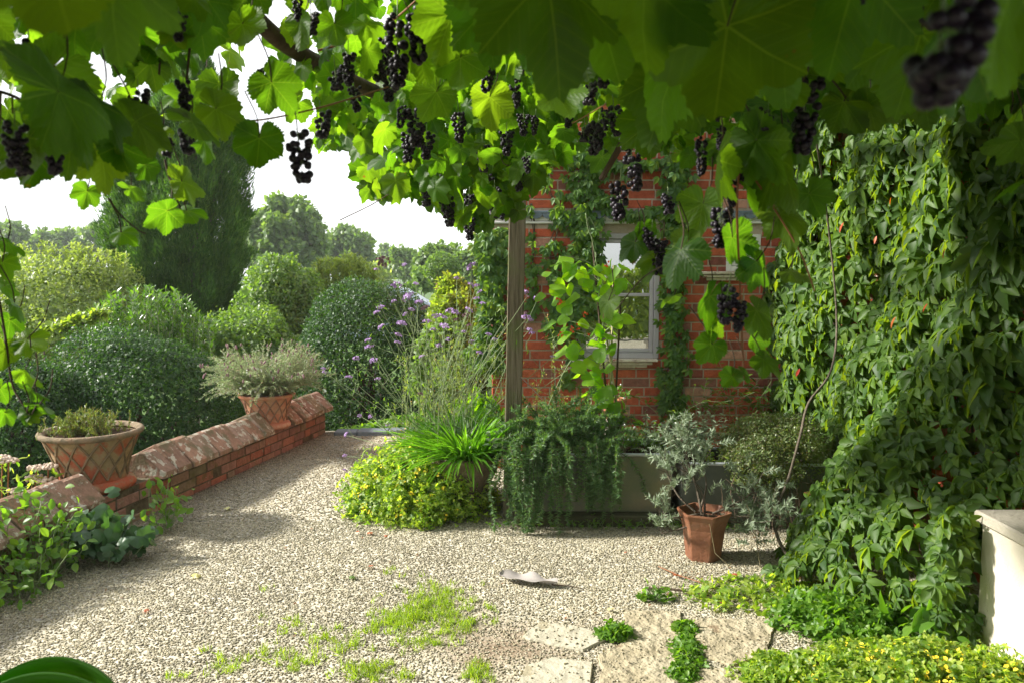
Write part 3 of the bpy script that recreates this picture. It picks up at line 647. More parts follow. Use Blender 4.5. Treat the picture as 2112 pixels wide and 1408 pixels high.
# ------------------------------------------------------------------ pergola post and beam
pt = thing('timber_post', 'weathered square timber post holding up the vine before the brick wall', 'post', (0.0, 5.2, 0))
a = P(1057, 930, 5.15); b = P(1068, 400, 5.15); dx = (b[0] - a[0]) / (b[2] - a[2])
def lean(chs, x0):
    return [((c[0] + np.column_stack([dx * (c[0][:, 2]) , 0 * c[0][:, 2], 0 * c[0][:, 2]])),) + tuple(c[1:]) for c in chs]
xb = a[0] - dx * a[2]
part('upright', lean(bbox((xb - .054, 5.10, 0), (xb + .054, 5.20, 2.72), .006), 0), M['wood'], pt, smooth=False)
part('beam', bbox((-.25, 5.09, 2.722), (2.5, 5.21, 2.86), .006), M['wood'], pt, smooth=False)
for xx in (.0, 1.2): part('rafter', bbox((xx, -1.0, 2.862), (xx + .06, 5.3, 2.96), .005), M['wood'], pt, smooth=False)
part('wire_nail', [tube([(xb + .06, 5.09, .93), (xb + .14, 5.0, .86), (xb + .2, 4.95, .80)], .004, 4)], M['bark'], pt)
# ------------------------------------------------------------------ zinc troughs
def trough(x0, x1, y0, y1, z0, z1, label, rot=0, zm='zinc'):
    c = ((x0 + x1) / 2, (y0 + y1) / 2, z0)
    t = thing('zinc_trough', label, 'trough', c, 'zinc planting troughs below the brick wall')
    th = .006; cs, sn = math.cos(rot), math.sin(rot)
    def rt(chs):
        out = []
        for k in chs:
            V = np.asarray(k[0]) - np.array(c); V = np.column_stack([V[:, 0] * cs - V[:, 1] * sn, V[:, 0] * sn + V[:, 1] * cs, V[:, 2]]) + np.array(c); out.append((V,) + tuple(k[1:]))
        return out
    b = bbox((x0, y0, z0), (x1, y0 + th, z1)) + bbox((x0, y1 - th, z0), (x1, y1, z1)) + bbox((x0, y0 + th, z0), (x0 + th, y1 - th, z1)) + bbox((x1 - th, y0 + th, z0), (x1, y1 - th, z1)) + bbox((x0 + th, y0 + th, z0), (x1 - th, y1 - th, z0 + .01))
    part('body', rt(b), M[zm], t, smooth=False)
    r_ = .011; e = [(x0, y0, z1), (x1, y0, z1), (x1, y1, z1), (x0, y1, z1)]
    rim = [tube([e[i], e[(i + 1) % 4]], r_, 8) for i in range(4)]
    part('rolled_rim', rt(rim), M['zincrim'], t)
    part('soil', rt([box((x0 + th, y0 + th, z1 - .09), (x1 - th, y1 - th, z1 - .045))]), M['soil'], t, smooth=False)
    return t
TZ = (.075, .445)
trough(P(1082, 960, 4.98)[0], P(1386, 960, 4.98)[0], 4.98, 5.42, TZ[0], TZ[1], 'pale patchy zinc trough behind the trailing rosemary', R(-1))
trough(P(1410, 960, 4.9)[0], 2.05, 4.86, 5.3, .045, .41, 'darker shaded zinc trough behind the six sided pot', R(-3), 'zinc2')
solo('timber_sleeper', bbox((.03, 4.90, -.01), (1.22, 5.45, .072), .008), M['wooddark'], 'dark mossy timber sleeper under the pale trough', 'sleeper', smooth=False)
# ------------------------------------------------------------------ six sided pot
def hexpot(c, label):
    t = thing('terracotta_pot', label, 'pot', c)
    zz = np.array([0, .02, .10, .18, .235, .262, .272]); rr = np.array([.098, .100, .108, .118, .136, .150, .150]) ; n = 6; rot = R(38)
    rows = []
    inn = [(.140, .272), (.126, .235), (.10, .225)]
    for r_, z in list(zip(rr, zz)) + inn:
        for i in range(n):
            a = rot + i * PI / 3
            for da in (-.045, .045): rows.append((c[0] + r_ * math.cos(a + da) * (1), c[1] + r_ * math.sin(a + da), c[2] + z))
    V = np.array(rows); m_ = 2 * n; k = len(zz) + len(inn)
    Fa = [[r * m_ + i, r * m_ + (i + 1) % m_, (r + 1) * m_ + (i + 1) % m_, (r + 1) * m_ + i] for r in range(k - 1) for i in range(m_)]
    part('body', [(V, np.array(Fa), None), (V, np.array([list(range(m_))[::-1]]), None)], M['pot'], t, smooth=False)
    part('soil', [(V[-m_:] , np.array([list(range(m_))]), None)], M['soil'], t, smooth=False)
    return t
HP = G(1450, 1148, 0); HP = np.array([HP[0], HP[1] + .0, 0.0])
hexpot(tuple(HP), 'six sided brown terracotta pot standing on the gravel before the troughs')
# small round pot on a grey block by the wall
sp_c = P(1266, 862, 6.05)
solo('grey_block', bbox((sp_c[0] - .06, 5.98, 0), (sp_c[0] + .07, 6.13, sp_c[2] - .002), .008), M['capstone'], 'narrow grey block standing under the small clay pot', 'block', smooth=False)
t = thing('terracotta_pot', 'small round orange clay pot on the grey block against the wall', 'pot', tuple(sp_c))
part('body', [lathe([(0, 0), (.066, 0), (.070, .01), (.088, .125), (.096, .126), (.098, .155), (.088, .155), (.083, .125), (.0, .12)], 32, sp_c)], M['pot2'], t)
# agapanthus bowl
AB = P(958, 965, 5.25); AB = np.array([AB[0], 5.25, 0.0])
t = thing('stone_bowl', 'dark round stone bowl beside the timber post', 'planter', tuple(AB))
part('body', [lathe([(0, 0), (.13, 0), (.15, .03), (.12, .06), (.16, .16), (.215, .28), (.235, .36), (.25, .365), (.25, .395), (.228, .395), (.215, .36), (.0, .35)], 40, AB)], M['bowl'], t)
part('soil', [lathe([(.222, .366), (.1, .375), (0, .38)], 32, AB)], M['soil'], t)
# ------------------------------------------------------------------ right wall behind the creeper and the cream plinth
gw = solo('garden_wall', [brick_face([(2.42, 6.35), (2.42, 1.2)], 0, 4.9, 51), box((2.42, 1.2, 0), (2.62, 6.38, 4.9), 1)], [M['brick'], M['mortar']], 'tall brick wall on the right hidden under Virginia creeper', 'wall', smooth=False)
plc = G(2030, 1000, .60)
pl = thing('rendered_plinth', 'cream rendered low plinth with a stone cap at the right edge', 'plinth', (2.1, 2.4, 0))
part('body', bbox((1.98, 1.2, 0), (2.40, 3.28, .55), .01), M['render'], pl, smooth=False)
part('cap', bbox((1.955, 1.15, .552), (2.405, 3.30, .60), .008), M['capstone'], pl, smooth=False)
# ------------------------------------------------------------------ trees and shrubs of the lower garden
def plant(name, label, cat, loc, group=None): return thing(name, label, cat, loc, group)
def clumpy(c, rad, nclump, per, tpl, s, rg, csz=.38, zmin=-.5, depth=.2, edge=.82):
    """crown made of leaf clumps spread through the volume"""
    d = rdir(rg, nclump, zmin); rr = rg.uniform(.35, 1, nclump) ** .5 * edge
    cc = np.asarray(c) + d * np.asarray(rad) * rr[:, None]; out = []
    csr = csz * np.mean(rad) * rg.uniform(.6, 1.25, nclump)
    dd = rdir(rg, nclump * per); rp = rg.uniform(.1, 1, nclump * per) ** .45
    pos = np.repeat(cc, per, 0) + dd * np.array([1, 1, .75]) * (np.repeat(csr, per) * rp)[:, None]
    nor = dd + rg.normal(0, .6, dd.shape) + np.array([0, 0, .4]); tip = rg.normal(0, 1, dd.shape) + np.array([0, 0, -.2])
    return inst(tpl, pos, frames(tip, nor), s * rg.uniform(.6, 1.4, len(pos)))
def limbs(base, top, rad, rg, n=7, spread=1.0, r0=.2):
    base = np.array(base, float); top = np.array(top, float); out = []
    tr = catmull([base, base + (top - base) * .4 + rg.normal(0, .05, 3) * spread, base + (top - base) * .8], 5); out.append(tube(tr, np.linspace(r0, r0 * .35, len(tr)), 8))
    for k in range(n):
        s = tr[rg.integers(len(tr) // 3, len(tr))]; d = rdir(rg, 1, .1)[0]; e = np.array(top) * 1.0 + d * np.array(rad) * rg.uniform(.4, .8)
        e[2] = max(e[2], s[2] + .1); m_ = (s + e) / 2 + np.array([0, 0, -.1 * spread])
        q = catmull([s, m_, e], 4); out.append(tube(q, np.linspace(r0 * .4, r0 * .08, len(q)), 5))
    return out
def tree(name, label, px, pyt, pyb, wpx, Y, mat, seed, group, leaf=.2, nc=46, per=110, trunk=True, rz=None, cat='tree', zmin=-.6, csz=.36):
    rg = RES(seed); s = F_PX / Y; top = P(px, pyt, Y)[2]; bot = P(px, pyb, Y)[2]; w = wpx / s
    c = np.array([P(px, 500, Y)[0], Y, (top + bot) / 2]); rad = np.array([w / 2, w / 2 * .9, (top - bot) / 2])
    gz = float(terr(np.array(c[0]), np.array(Y)))
    t = plant(name, label, cat, (c[0], Y, gz), group)
    part('crown', [clumpy(c, rad, nc, per, LF2, leaf, rg, csz, zmin)], mat, t)
    part('trunk', limbs((c[0], Y, gz - .1), (c[0], Y, c[2]), rad, rg, 8, w * .1, w * .035), M['bark'], t)
    return t
def bush(name, label, px, pyt, pyb, wpx, Y, mat, seed, n, leaf, tpl=LF2, depth=.09, lumpa=.1, cat='shrub', group=None, dy=1.0, sq=2.0, zmin=-.5, base=None, tipz=.2, lk=7, floor=True):
    rg = RES(seed); s = F_PX / Y; top = P(px, pyt, Y)[2]; bot = P(px, pyb, Y)[2]; w = wpx / s
    c = np.array([P(px, 500, Y)[0], Y, (top + bot) / 2]); rad = np.array([w / 2, w / 2 * dy, (top - bot) / 2])
    gz = float(terr(np.array(c[0]), np.array(Y))) if base is None else base
    t = plant(name, label, cat, (c[0], Y, gz), group)
    core = (ICO2[0] * rad * .80 + c, ICO2[1], None)
    part('foliage', [shell(c, rad, n, tpl, leaf, rg, depth, lumpa, zmin, sq=sq, tipz=tipz, lk=lk), shell(c, rad * .84, n // 4, tpl, leaf * 2.2, RES(seed), depth, .03, -1, sq=sq)], mat, t)
    st = [tube([(c[0] + rg.normal(0, .05), Y + rg.normal(0, .05), gz - .05), (c[0] + rg.normal(0, .15) * rad[0], Y, c[2] - rad[2] * .4), (c[0] + rg.normal(0, .4) * rad[0], Y + rg.normal(0, .3) * rad[1], c[2] + rad[2] * .2)], [.05, .035, .012], 5) for _ in range(9)]
    part('stem', st, M['bark'], t)
    return t
TG = 'trees beyond the garden'
# clipped box mounds
bush('box_mound', 'large clipped dark green box mound left, behind the near urn', 275, 672, 1060, 420, 7.9, M['box'], 101, 30000, .030, depth=.07, lumpa=.10, cat='box mound', group='clipped box mounds', dy=.8, zmin=-.9, tipz=.4, lk=10)
bush('box_mound', 'tall rounded box mound beyond the end of the low wall', 762, 572, 1000, 305, 9.3, M['box'], 102, 34000, .030, depth=.06, lumpa=.06, cat='box mound', group='clipped box mounds', dy=1.0, zmin=-1, sq=2.3, tipz=.6, lk=10)
bush('box_mound', 'dark box mound filling the left edge below the hanging vine shoot', 20, 735, 1080, 330, 7.2, M['box'], 103, 16000, .030, depth=.08, lumpa=.12, cat='box mound', group='clipped box mounds', dy=.8, zmin=-.35)
# conifer: upright sprays
def conifer():
    rg = RES(110); Y = 13.0; s = F_PX / Y; t = plant('conifer', 'broad dark upright conifer rising behind the laurel', 'conifer', (P(380, 500, Y)[0], Y, -1.05))
    prof_y = np.array([95, 150, 230, 300, 370, 430, 500, 570, 640, 720, 800]); prof_l = np.array([415, 385, 330, 290, 262, 246, 250, 268, 292, 318, 330]); prof_r = np.array([440, 470, 500, 520, 532, 535, 528, 512, 492, 472, 460])
    n = 19000; py = rg.uniform(95, 790, n); l = np.interp(py, prof_y, prof_l); r_ = np.interp(py, prof_y, prof_r)
    a = rg.uniform(0, 2 * PI, n); lob = 1 + .10 * np.sin(a * 5 + py * .02) + .13 * np.sin(a * 13 + .8 * np.sin(py * .03)) * np.abs(np.sin(py * .035 + a * 4)) + .06 * np.sin(a * 3 + py * .06)
    rr = (1 - np.abs(rg.normal(0, .13, n))) * lob; cxp = (l + r_) / 2; hw = (r_ - l) / 2 * .90
    x = (cxp - 14 - CX) / s + np.cos(a) * rr * hw / s; y = Y + np.sin(a) * rr * hw / s
    z = np.array([P(400, q, Y)[2] for q in (0, 1000)]); zz = z[0] + (z[1] - z[0]) * py / 1000
    pos = np.column_stack([x, y, zz]); out = np.column_stack([np.cos(a), np.sin(a), 0 * a])
    k = 9; fr = []
    tip = out[:, None] * rg.uniform(.1, .9, (n, k, 1)) + rg.normal(0, .35, (n, k, 3)) + np.array([0, 0, 1.0])
    nor = out[:, None] + rg.normal(0, .6, (n, k, 3)); pos = (pos[:, None] + rg.normal(0, .035, (n, k, 3))).reshape(-1, 3)
    nd = (np.array([[-.11, 0, 0], [.11, 0, 0], [.05, .6, .02], [-.02, 1, 0]]), np.array([[0, 1, 2], [0, 2, 3]]), None)
    part('crown', [inst(nd, pos, frames(tip.reshape(-1, 3), nor.reshape(-1, 3)), rg.uniform(.06, .12, n * k))], M['conifer'], t)
    part('trunk', limbs((t.location[0], Y, -1.2), (P(420, 300, Y)[0], Y, 3.6), (.6, .6, 2.0), rg, 14, .4, .13), M['bark2'], t)
conifer()
# laurel with upright shoots
def shoots(name, label, spec, mat, seed, nl=26, ls=.075, tpl=LFL, cat='shrub', base=-1.05, sr=.007, spread=.06, up=.9, group=None, stem=None):
    """spec: list of (px, py_top, py_bot, Y)"""
    rg = RES(seed); P0 = np.array([P(a, c, Y) for a, b, c, Y in spec]); P1 = np.array([P(a + rg.normal(0, 6), b, Y) for a, b, c, Y in spec])
    t = plant(name, label, cat, (P0[:, 0].mean(), P0[:, 1].mean(), base), group); st = []; pos = []; tip = []; nor = []
    for a, b in zip(P0, P1):
        m_ = (a + b) / 2 + rg.normal(0, spread * .5, 3); q = catmull([a, m_, b], 5); st.append(tube(q, np.linspace(sr, sr * .4, len(q)), 4))
        L = np.linalg.norm(b - a); k = max(4, int(nl * L / .6)); u = np.sort(rg.uniform(.0, 1, k)) ** .9; j = np.clip((u * (len(q) - 1)).astype(int), 0, len(q) - 2); w = (u * (len(q) - 1) - j)[:, None]
        pp = q[j] * (1 - w) + q[j + 1] * w; an = np.arange(k) * 2.4 + rg.uniform(0, 6); o_ = np.column_stack([np.cos(an), np.sin(an), 0 * an])
        pos.append(pp); tip.append(o_ * .8 + np.array([0, 0, up]) + rg.normal(0, .2, (k, 3))); nor.append(-o_ * up + np.array([0, 0, .9]) + rg.normal(0, .3, (k, 3)))
    # stems run to the ground
    for k in range(0, len(P0), max(1, len(P0) // 14)): st.append(tube([(P0[k][0], P0[k][1], base), P0[k]], [.02, .008], 5))
    pos = np.vstack(pos)
    part('foliage', [inst(tpl, pos, frames(np.vstack(tip), np.vstack(nor)), ls * rg.uniform(.6, 1.25, len(pos)))], mat, t)
    part('stem', st, stem or M['stem_g'], t); return t
rg = RES(120); sp = []
for _ in range(150):
    x = rg.uniform(175, 440); t_ = np.interp(x, [175, 230, 300, 360, 440], [655, 600, 590, 595, 660]) + abs(rg.normal(0, 28)); sp.append((x, t_, t_ + rg.uniform(80, 190), rg.uniform(9.0, 9.9)))
shoots('laurel_shrub', 'glossy laurel shrub with bright upright shoots in front of the conifer', sp, M['laurel'], 121, nl=26, ls=.075)
# bushes in the middle distance
bush('pale_bush', 'wide pale grey green twiggy bush at the left edge', 120, 520, 850, 360, 11.5, M['bushA'], 130, 20000, .05, depth=.12, lumpa=.14)
rg = RES(131); sp = [(x, np.interp(x, [0, 80, 150, 250], [505, 495, 500, 520]) + abs(rg.normal(0, 14)), 590, rg.uniform(11.2, 12)) for x in rg.uniform(-10, 275, 70)]
shoots('silvery_shrub', 'pale shrub top with fine upright shoots above the twiggy bush', sp, M['bushA'], 132, nl=60, ls=.07, sr=.006)
bush('green_bush', 'mid green rounded bush right of the conifer', 580, 535, 800, 190, 11.5, M['bushB'], 133, 15000, .055, depth=.12, lumpa=.13)
bush('green_bush', 'low dark bush between the two clipped mounds', 515, 640, 900, 260, 10.2, M['bushB'], 134, 14000, .05, depth=.12, lumpa=.15)
rg = RES(135); sp = [(x, np.interp(x, [625, 670, 740, 790], [560, 530, 525, 570]) + abs(rg.normal(0, 12)), 680, rg.uniform(12.3, 13.4)) for x in rg.uniform(620, 790, 110)]
shoots('feathery_shrub', 'light green feathery shrub behind the tall box mound', sp, M['bushA'], 136, nl=70, ls=.08, sr=.007)
bush('climber_mound', 'yellow green climber mound left of the house corner', 945, 580, 820, 130, 8.6, M['bushC'], 137, 9000, .05, LFR, depth=.14, lumpa=.16)
bush('climber_mound', 'darker leafy mound low beside the house corner', 925, 660, 900, 150, 8.2, M['bushB'], 138, 7000, .055, LFR, depth=.14, lumpa=.16)
# leaf row on the left, its sunlight put in as golden leaf colour
rg = RES(139); k = 420; u = rg.uniform(0, 1, k); px_ = 80 + 135 * u; py_ = 688 - 45 * u ** 1.3 + rg.normal(0, 4, k)
pos = np.array([P(a, b, 8.25) for a, b in zip(px_, py_)]) + rg.normal(0, .025, (k, 3))
t = plant('sun_tinted_row', 'leaf row with sunlight put in as golden colour, above the left box mound', 'climber', (P(150, 680, 8.4)[0], 8.25, -1.0))
part('foliage', [inst(LFR, pos, frames(rg.normal(0, 1, (k, 3)) + np.array([.5, 0, .2]), rg.normal(0, .4, (k, 3)) + np.array([-.3, -.3, 1])), rg.uniform(.05, .09, k))], M['bushC'], t)
part('stem', [tube([(P(90, 690, 8.25)[0], 8.25, -1.0), P(90, 695, 8.25), P(150, 680, 8.25), P(215, 648, 8.25)], .008, 5)], M['bark2'], t)
# distant trees
tree('deciduous_tree', 'tall broad tree right of the conifer', 588, 398, 590, 180, 42, M['tree'], 140, TG, .30, 80, 190, csz=.26)
tree('deciduous_tree', 'round crowned darker tree standing beyond the tall one', 716, 456, 590, 130, 60, M['tree'], 141, TG, .38, 70, 150, csz=.26)
tree('deciduous_tree', 'small hazy tree left of the topiary ball', 832, 505, 590, 75, 55, M['tree'], 142, TG, .35, 30, 110)
tree('deciduous_tree', 'faint far tree behind the small hazy one', 800, 496, 580, 60, 95, M['tree'], 143, TG, .5, 26, 90)
tree('deciduous_tree', 'leafy tree above the topiary ball beside the creeper', 905, 492, 600, 110, 38, M['tree'], 144, TG, .26, 44, 110)
tree('deciduous_tree', 'dark tree partly behind the house corner', 968, 508, 610, 80, 30, M['tree'], 145, TG, .22, 34, 110)
tree('deciduous_tree', 'pale rounded tree low behind the feathery shrub', 770, 545, 620, 80, 34, M['bushA'], 146, TG, .24, 30, 100)
tree('deciduous_tree', 'pale green tree just left of the topiary ball', 868, 550, 610, 60, 28, M['bushB'], 147, TG, .18, 26, 100)
for k, (x, yt, w) in enumerate(((20, 452, 90), (85, 470, 85), (140, 466, 80), (190, 462, 85), (250, 472, 85), (-50, 456, 90))):
    tree('far_tree', ['first hazy tree of the far left line, by the picture edge', 'second hazy tree of the far left line', 'low hazy tree in the middle of the far left line', 'hazy tree just left of the conifer edge', 'hazy tree touching the conifer', 'hazy tree running out of the picture on the left'][k], x, yt, 560, w, 75 + 6 * (k % 3), M['tree'], 150 + k, 'hazy trees on the far left skyline', .5, 26, 90)
for k, x in enumerate((470, 520, 665, 745)):
    tree('far_tree', ['far tree peeping right of the conifer', 'far tree behind the tall broad tree', 'far tree between the two big crowns', 'far low tree right of the round crown'][k], x, (500, 490, 505, 520)[k], 575, 80, 85, M['tree'], 160 + k, 'far trees on the middle skyline', .5, 22, 90)
# topiary ball on a brick pillar, car roof
t = plant('topiary_ball', 'clipped topiary ball on a short stem above a red brick pillar', 'topiary', (P(912, 560, 19)[0], 19, -1.1))
c = P(912, 557, 19); rg = RES(170)
part('foliage', [shell(c, (.42, .42, .40), 6000, LF2, .06, rg, .08, .05, -.95)], M['bushB'], t)
part('stem', [tube([(c[0], 19, -1.1), c], .04, 6)], M['bark'], t)
solo('brick_pillar', [brick_face([(c[0] - .10, 18.4), (c[0] + .28, 18.4)], -1.1, 1.32, 171)] + [box((c[0] - .10, 18.4, -1.1), (c[0] + .28, 18.78, 1.32), 1)], [M['brick'], M['mortar']], 'red brick gate pillar in front of the topiary ball', 'pillar', smooth=False)
def car():
    Y = 17.0; x0 = P(820, 600, Y)[0] - 2.2; x1 = P(930, 600, Y)[0] ; g = -1.12; L = 4.2; x0 = x1 - L - .1
    zt = P(870, 589, Y)[2]; H = 1.45; g = zt - H
    t = thing('parked_car', 'silver blue car mostly hidden behind the tall box mound, only its roof showing', 'car', (x0 + L / 2, Y + .8, g))
    prof = [(0, .30), (.02, .55), (.12, .72), (.9, .86), (1.55, 1.28), (2.0, 1.42), (2.6, 1.45), (3.2, 1.36), (3.85, .98), (4.1, .90), (4.2, .6), (4.18, .30)]
    n = len(prof); rows = []
    for y, s, zz in ((0, .0, 1), (.06, 0, 1), (.85, 0, 1.01), (1.64, 0, 1), (1.70, 0, 1)):
        ins = .05 if y in (0, 1.70) else 0
        rows.append([(x0 + p + (ins if p < 2 else -ins), Y + y + (.12 if q > .9 and y < .1 else (-.12 if q > .9 and y > 1.6 else 0)), g + q - (.03 if y in (0, 1.7) else 0)) for p, q in prof])
    V = np.array(sum(rows, [])); Fa = np.array([[r * n + i, r * n + (i + 1) % n, (r + 1) * n + (i + 1) % n, (r + 1) * n + i] for r in range(4) for i in range(n)])
    part('body', [(V, Fa, None), (V, np.array([list(range(n)), list(range(4 * n, 5 * n))[::-1]]), None)], M['car'], t)
    wn = np.array([(x0 + 1.15, .93), (x0 + 1.62, 1.24), (x0 + 2.05, 1.35), (x0 + 2.6, 1.37), (x0 + 3.1, 1.30), (x0 + 3.55, .98)])
    V = np.array([(p, Y + .05 + .0, g + q) for p, q in wn]); V[:, 1] = Y + .03 + .09 * (wn[:, 1] - .93) / .45 - .012
    part('side_window', [(V, np.array([list(range(len(wn)))]), None)], M['glass'], t, smooth=False)
    for dx_ in (.8, 3.35):
        for yy_ in (.02, 1.5):
            w = part('wheel', [(lathe([(0, -.09), (.27, -.09), (.31, -.05), (.31, .05), (.27, .09), (0, .09)], 24)[0][:, [0, 2, 1]] + np.array([x0 + dx_, Y + yy_ + .09, g + .31]), lathe([(0, -.09), (.27, -.09), (.31, -.05), (.31, .05), (.27, .09), (0, .09)], 24)[1], None)], M['tyre'], t)
            part('rim', [(lathe([(0, -.10), (.18, -.10), (.20, -.085), (0.2, .085), (0, .1)], 20)[0][:, [0, 2, 1]] + np.array([x0 + dx_, Y + yy_ + .09, g + .31]), lathe([(0, -.10), (.18, -.10), (.20, -.085), (0.2, .085), (0, .1)], 20)[1], None)], M['zincrim'], w)
car()
# hedge behind the viewpoint, seen mirrored in the window
rg = RES(175); n = 9000
pos = np.column_stack([rg.uniform(-2, 5.2, n), -6.2 + rg.uniform(0, .35, n) * 1, rg.uniform(-.0, 1.55, n) + rg.exponential(.05, n)])
t = plant('golden_hedge', 'sunlit golden hedge mirrored in the house window', 'hedge', (1.6, -6.4, 0))
part('foliage', [inst(LF2, pos, frames(rg.normal(0, .5, (n, 3)) + np.array([0, .3, 1]), rg.normal(0, .5, (n, 3)) + np.array([0, 1, .4])), rg.uniform(.08, .2, n))], M['bushC'], t)
part('stem', [tube([(x, -6.2, 0), (x + .05, -6.15, 1.2)], .02, 5) for x in np.arange(-1.8, 5.1, .4)], M['bark'], t)
# ------------------------------------------------------------------ Virginia creeper
CL = [creeper_leaf(i) for i in range(4)]
def place_leaves(tpls, pos, tip, nor, s, rg):
    n = len(pos); k = rg.integers(0, len(tpls), n); F_ = frames(tip, nor); s = np.broadcast_to(s, (n,)); return [inst(tpls[i], pos[k == i], F_[k == i], s[k == i]) for i in range(len(tpls)) if (k == i).any()]
def right_creeper():
    rg = RES(200); t = plant('virginia_creeper', 'dense green creeper curtain covering the tall right hand wall', 'creeper', (2.35, 4.6, 0))
    n = 12800; Y = rg.uniform(1.5, 6.35, n); z = rg.uniform(0.02, 4.8, n)
    blg = .14 + .05 * np.sin(Y * 3.1 + z * 1.3) + .04 * np.sin(z * 4.2 - Y * 1.7) + .04 * np.sin(Y * 7 + z * 5)
    blg += np.clip(1 - z / .9, 0, 1) ** 1.3 * .75 * np.exp(-((Y - 4.0) / .75) ** 2) + np.clip(1 - z / 1.6, 0, 1) * .16
    blg += .10 * np.clip((Y - 5.0) / 1.2, 0, 1) * (z > 1.0)
    dep = np.abs(rg.normal(0, .07, n)); x = 2.36 - np.clip(blg, .03, 2) + dep
    # keep clear in front of the plinth face
    ok = ~((Y < 3.28) & (z < .66)) & (rg.uniform(0, 1, n) < np.where(dep > .02, .8, 1)); ok &= x < 2.40
    x, Y, z = x[ok], Y[ok], z[ok]; n = len(x); pos = np.column_stack([x, Y, z])
    up = np.clip(1 - z / .5, 0, 1)
    tip = np.column_stack([-.45 - .2 * up + rg.normal(0, .35, n), rg.normal(-.10, .4, n), -.95 + .5 * up + rg.normal(0, .25, n)])
    nor = np.column_stack([-.95 + rg.normal(0, .3, n), rg.normal(-.05, .4, n), .55 + .6 * up + rg.normal(0, .3, n)])
    s = rg.uniform(.048, .12, n) * np.where(rg.uniform(0, 1, n) < .12, 1.3, 1)
    part('foliage', place_leaves(CL, pos, tip, nor, s, rg), M['creeper'], t)
    rd = RES(202); n = 9; Y = rd.uniform(3.0, 6.2, n); z = rd.uniform(.5, 3.2, n); x = 2.36 - (.24 + .06 * np.sin(Y * 3.1 + z * 1.3) + .06 * np.sin(z * 4.2 - Y * 1.7)) - .03
    part('autumn_leaves', place_leaves([LFL], np.column_stack([x, Y, z]), np.column_stack([-.4 + 0 * x, rd.normal(0, .4, n), -1 + 0 * x]), np.column_stack([-1 + 0 * x, rd.normal(0, .4, n), .4 + 0 * x]), rd.uniform(.05, .09, n), rd), M['red_leaf'], t)
    st = []
    for _ in range(26):
        y0 = rd.uniform(2.8, 6.3); p = [(2.37 - rd.uniform(0, .05), y0 + rd.normal(0, .1), z_) for z_ in np.arange(0, 3.6, .45)]
        if y0 < 3.3: p = [q for q in p if q[2] > .62]
        st.append(tube(catmull([np.array(q) + rd.normal(0, .03, 3) * np.array([.4, 1, 1]) for q in p], 3), rd.uniform(.003, .006), 4))
    # red young tip curling out to the left
    q = catmull([P(1830, 900, 4.6), P(1800, 990, 4.55), P(1740, 1010, 4.5), P(1685, 1012, 4.5)], 5); st2 = [tube(q, np.linspace(.005, .002, len(q)), 4)]
    for _ in range(9):
        j = rd.integers(5, len(q)); st2.append(tube([q[j], q[j] + rd.normal(0, .03, 3), q[j] + rd.normal(0, .05, 3) + np.array([-.03, 0, -.02])], [.002, .002, .001], 3))
    part('stem', st, M['bark2'], t); part('red_shoot', st2, M['stem_r'], t)
    # foot of the creeper lapping over the plinth corner and ground
    rq = RES(203); n = 150; pp = []
    py = rq.uniform(1050, 1340, n); px = rq.uniform(1930, 2000 + (py - 1050) * .10, n); pos = np.array([P(a, b, c) for a, b, c in zip(px, py, rq.uniform(3.2, 3.5, n))]); pos[:, 0] = np.minimum(pos[:, 0], 1.98); pos[:, 2] = np.maximum(pos[:, 2], .03)
    tip = rq.normal(0, .35, (n, 3)) + np.array([-.5, -.2, -.7]); nor = rq.normal(0, .3, (n, 3)) + np.array([-.6, -.5, .8])
    part('foot_foliage', place_leaves(CL, pos, tip, nor, rq.uniform(.05, .09, n), rq), M['creeper'], t)
right_creeper()
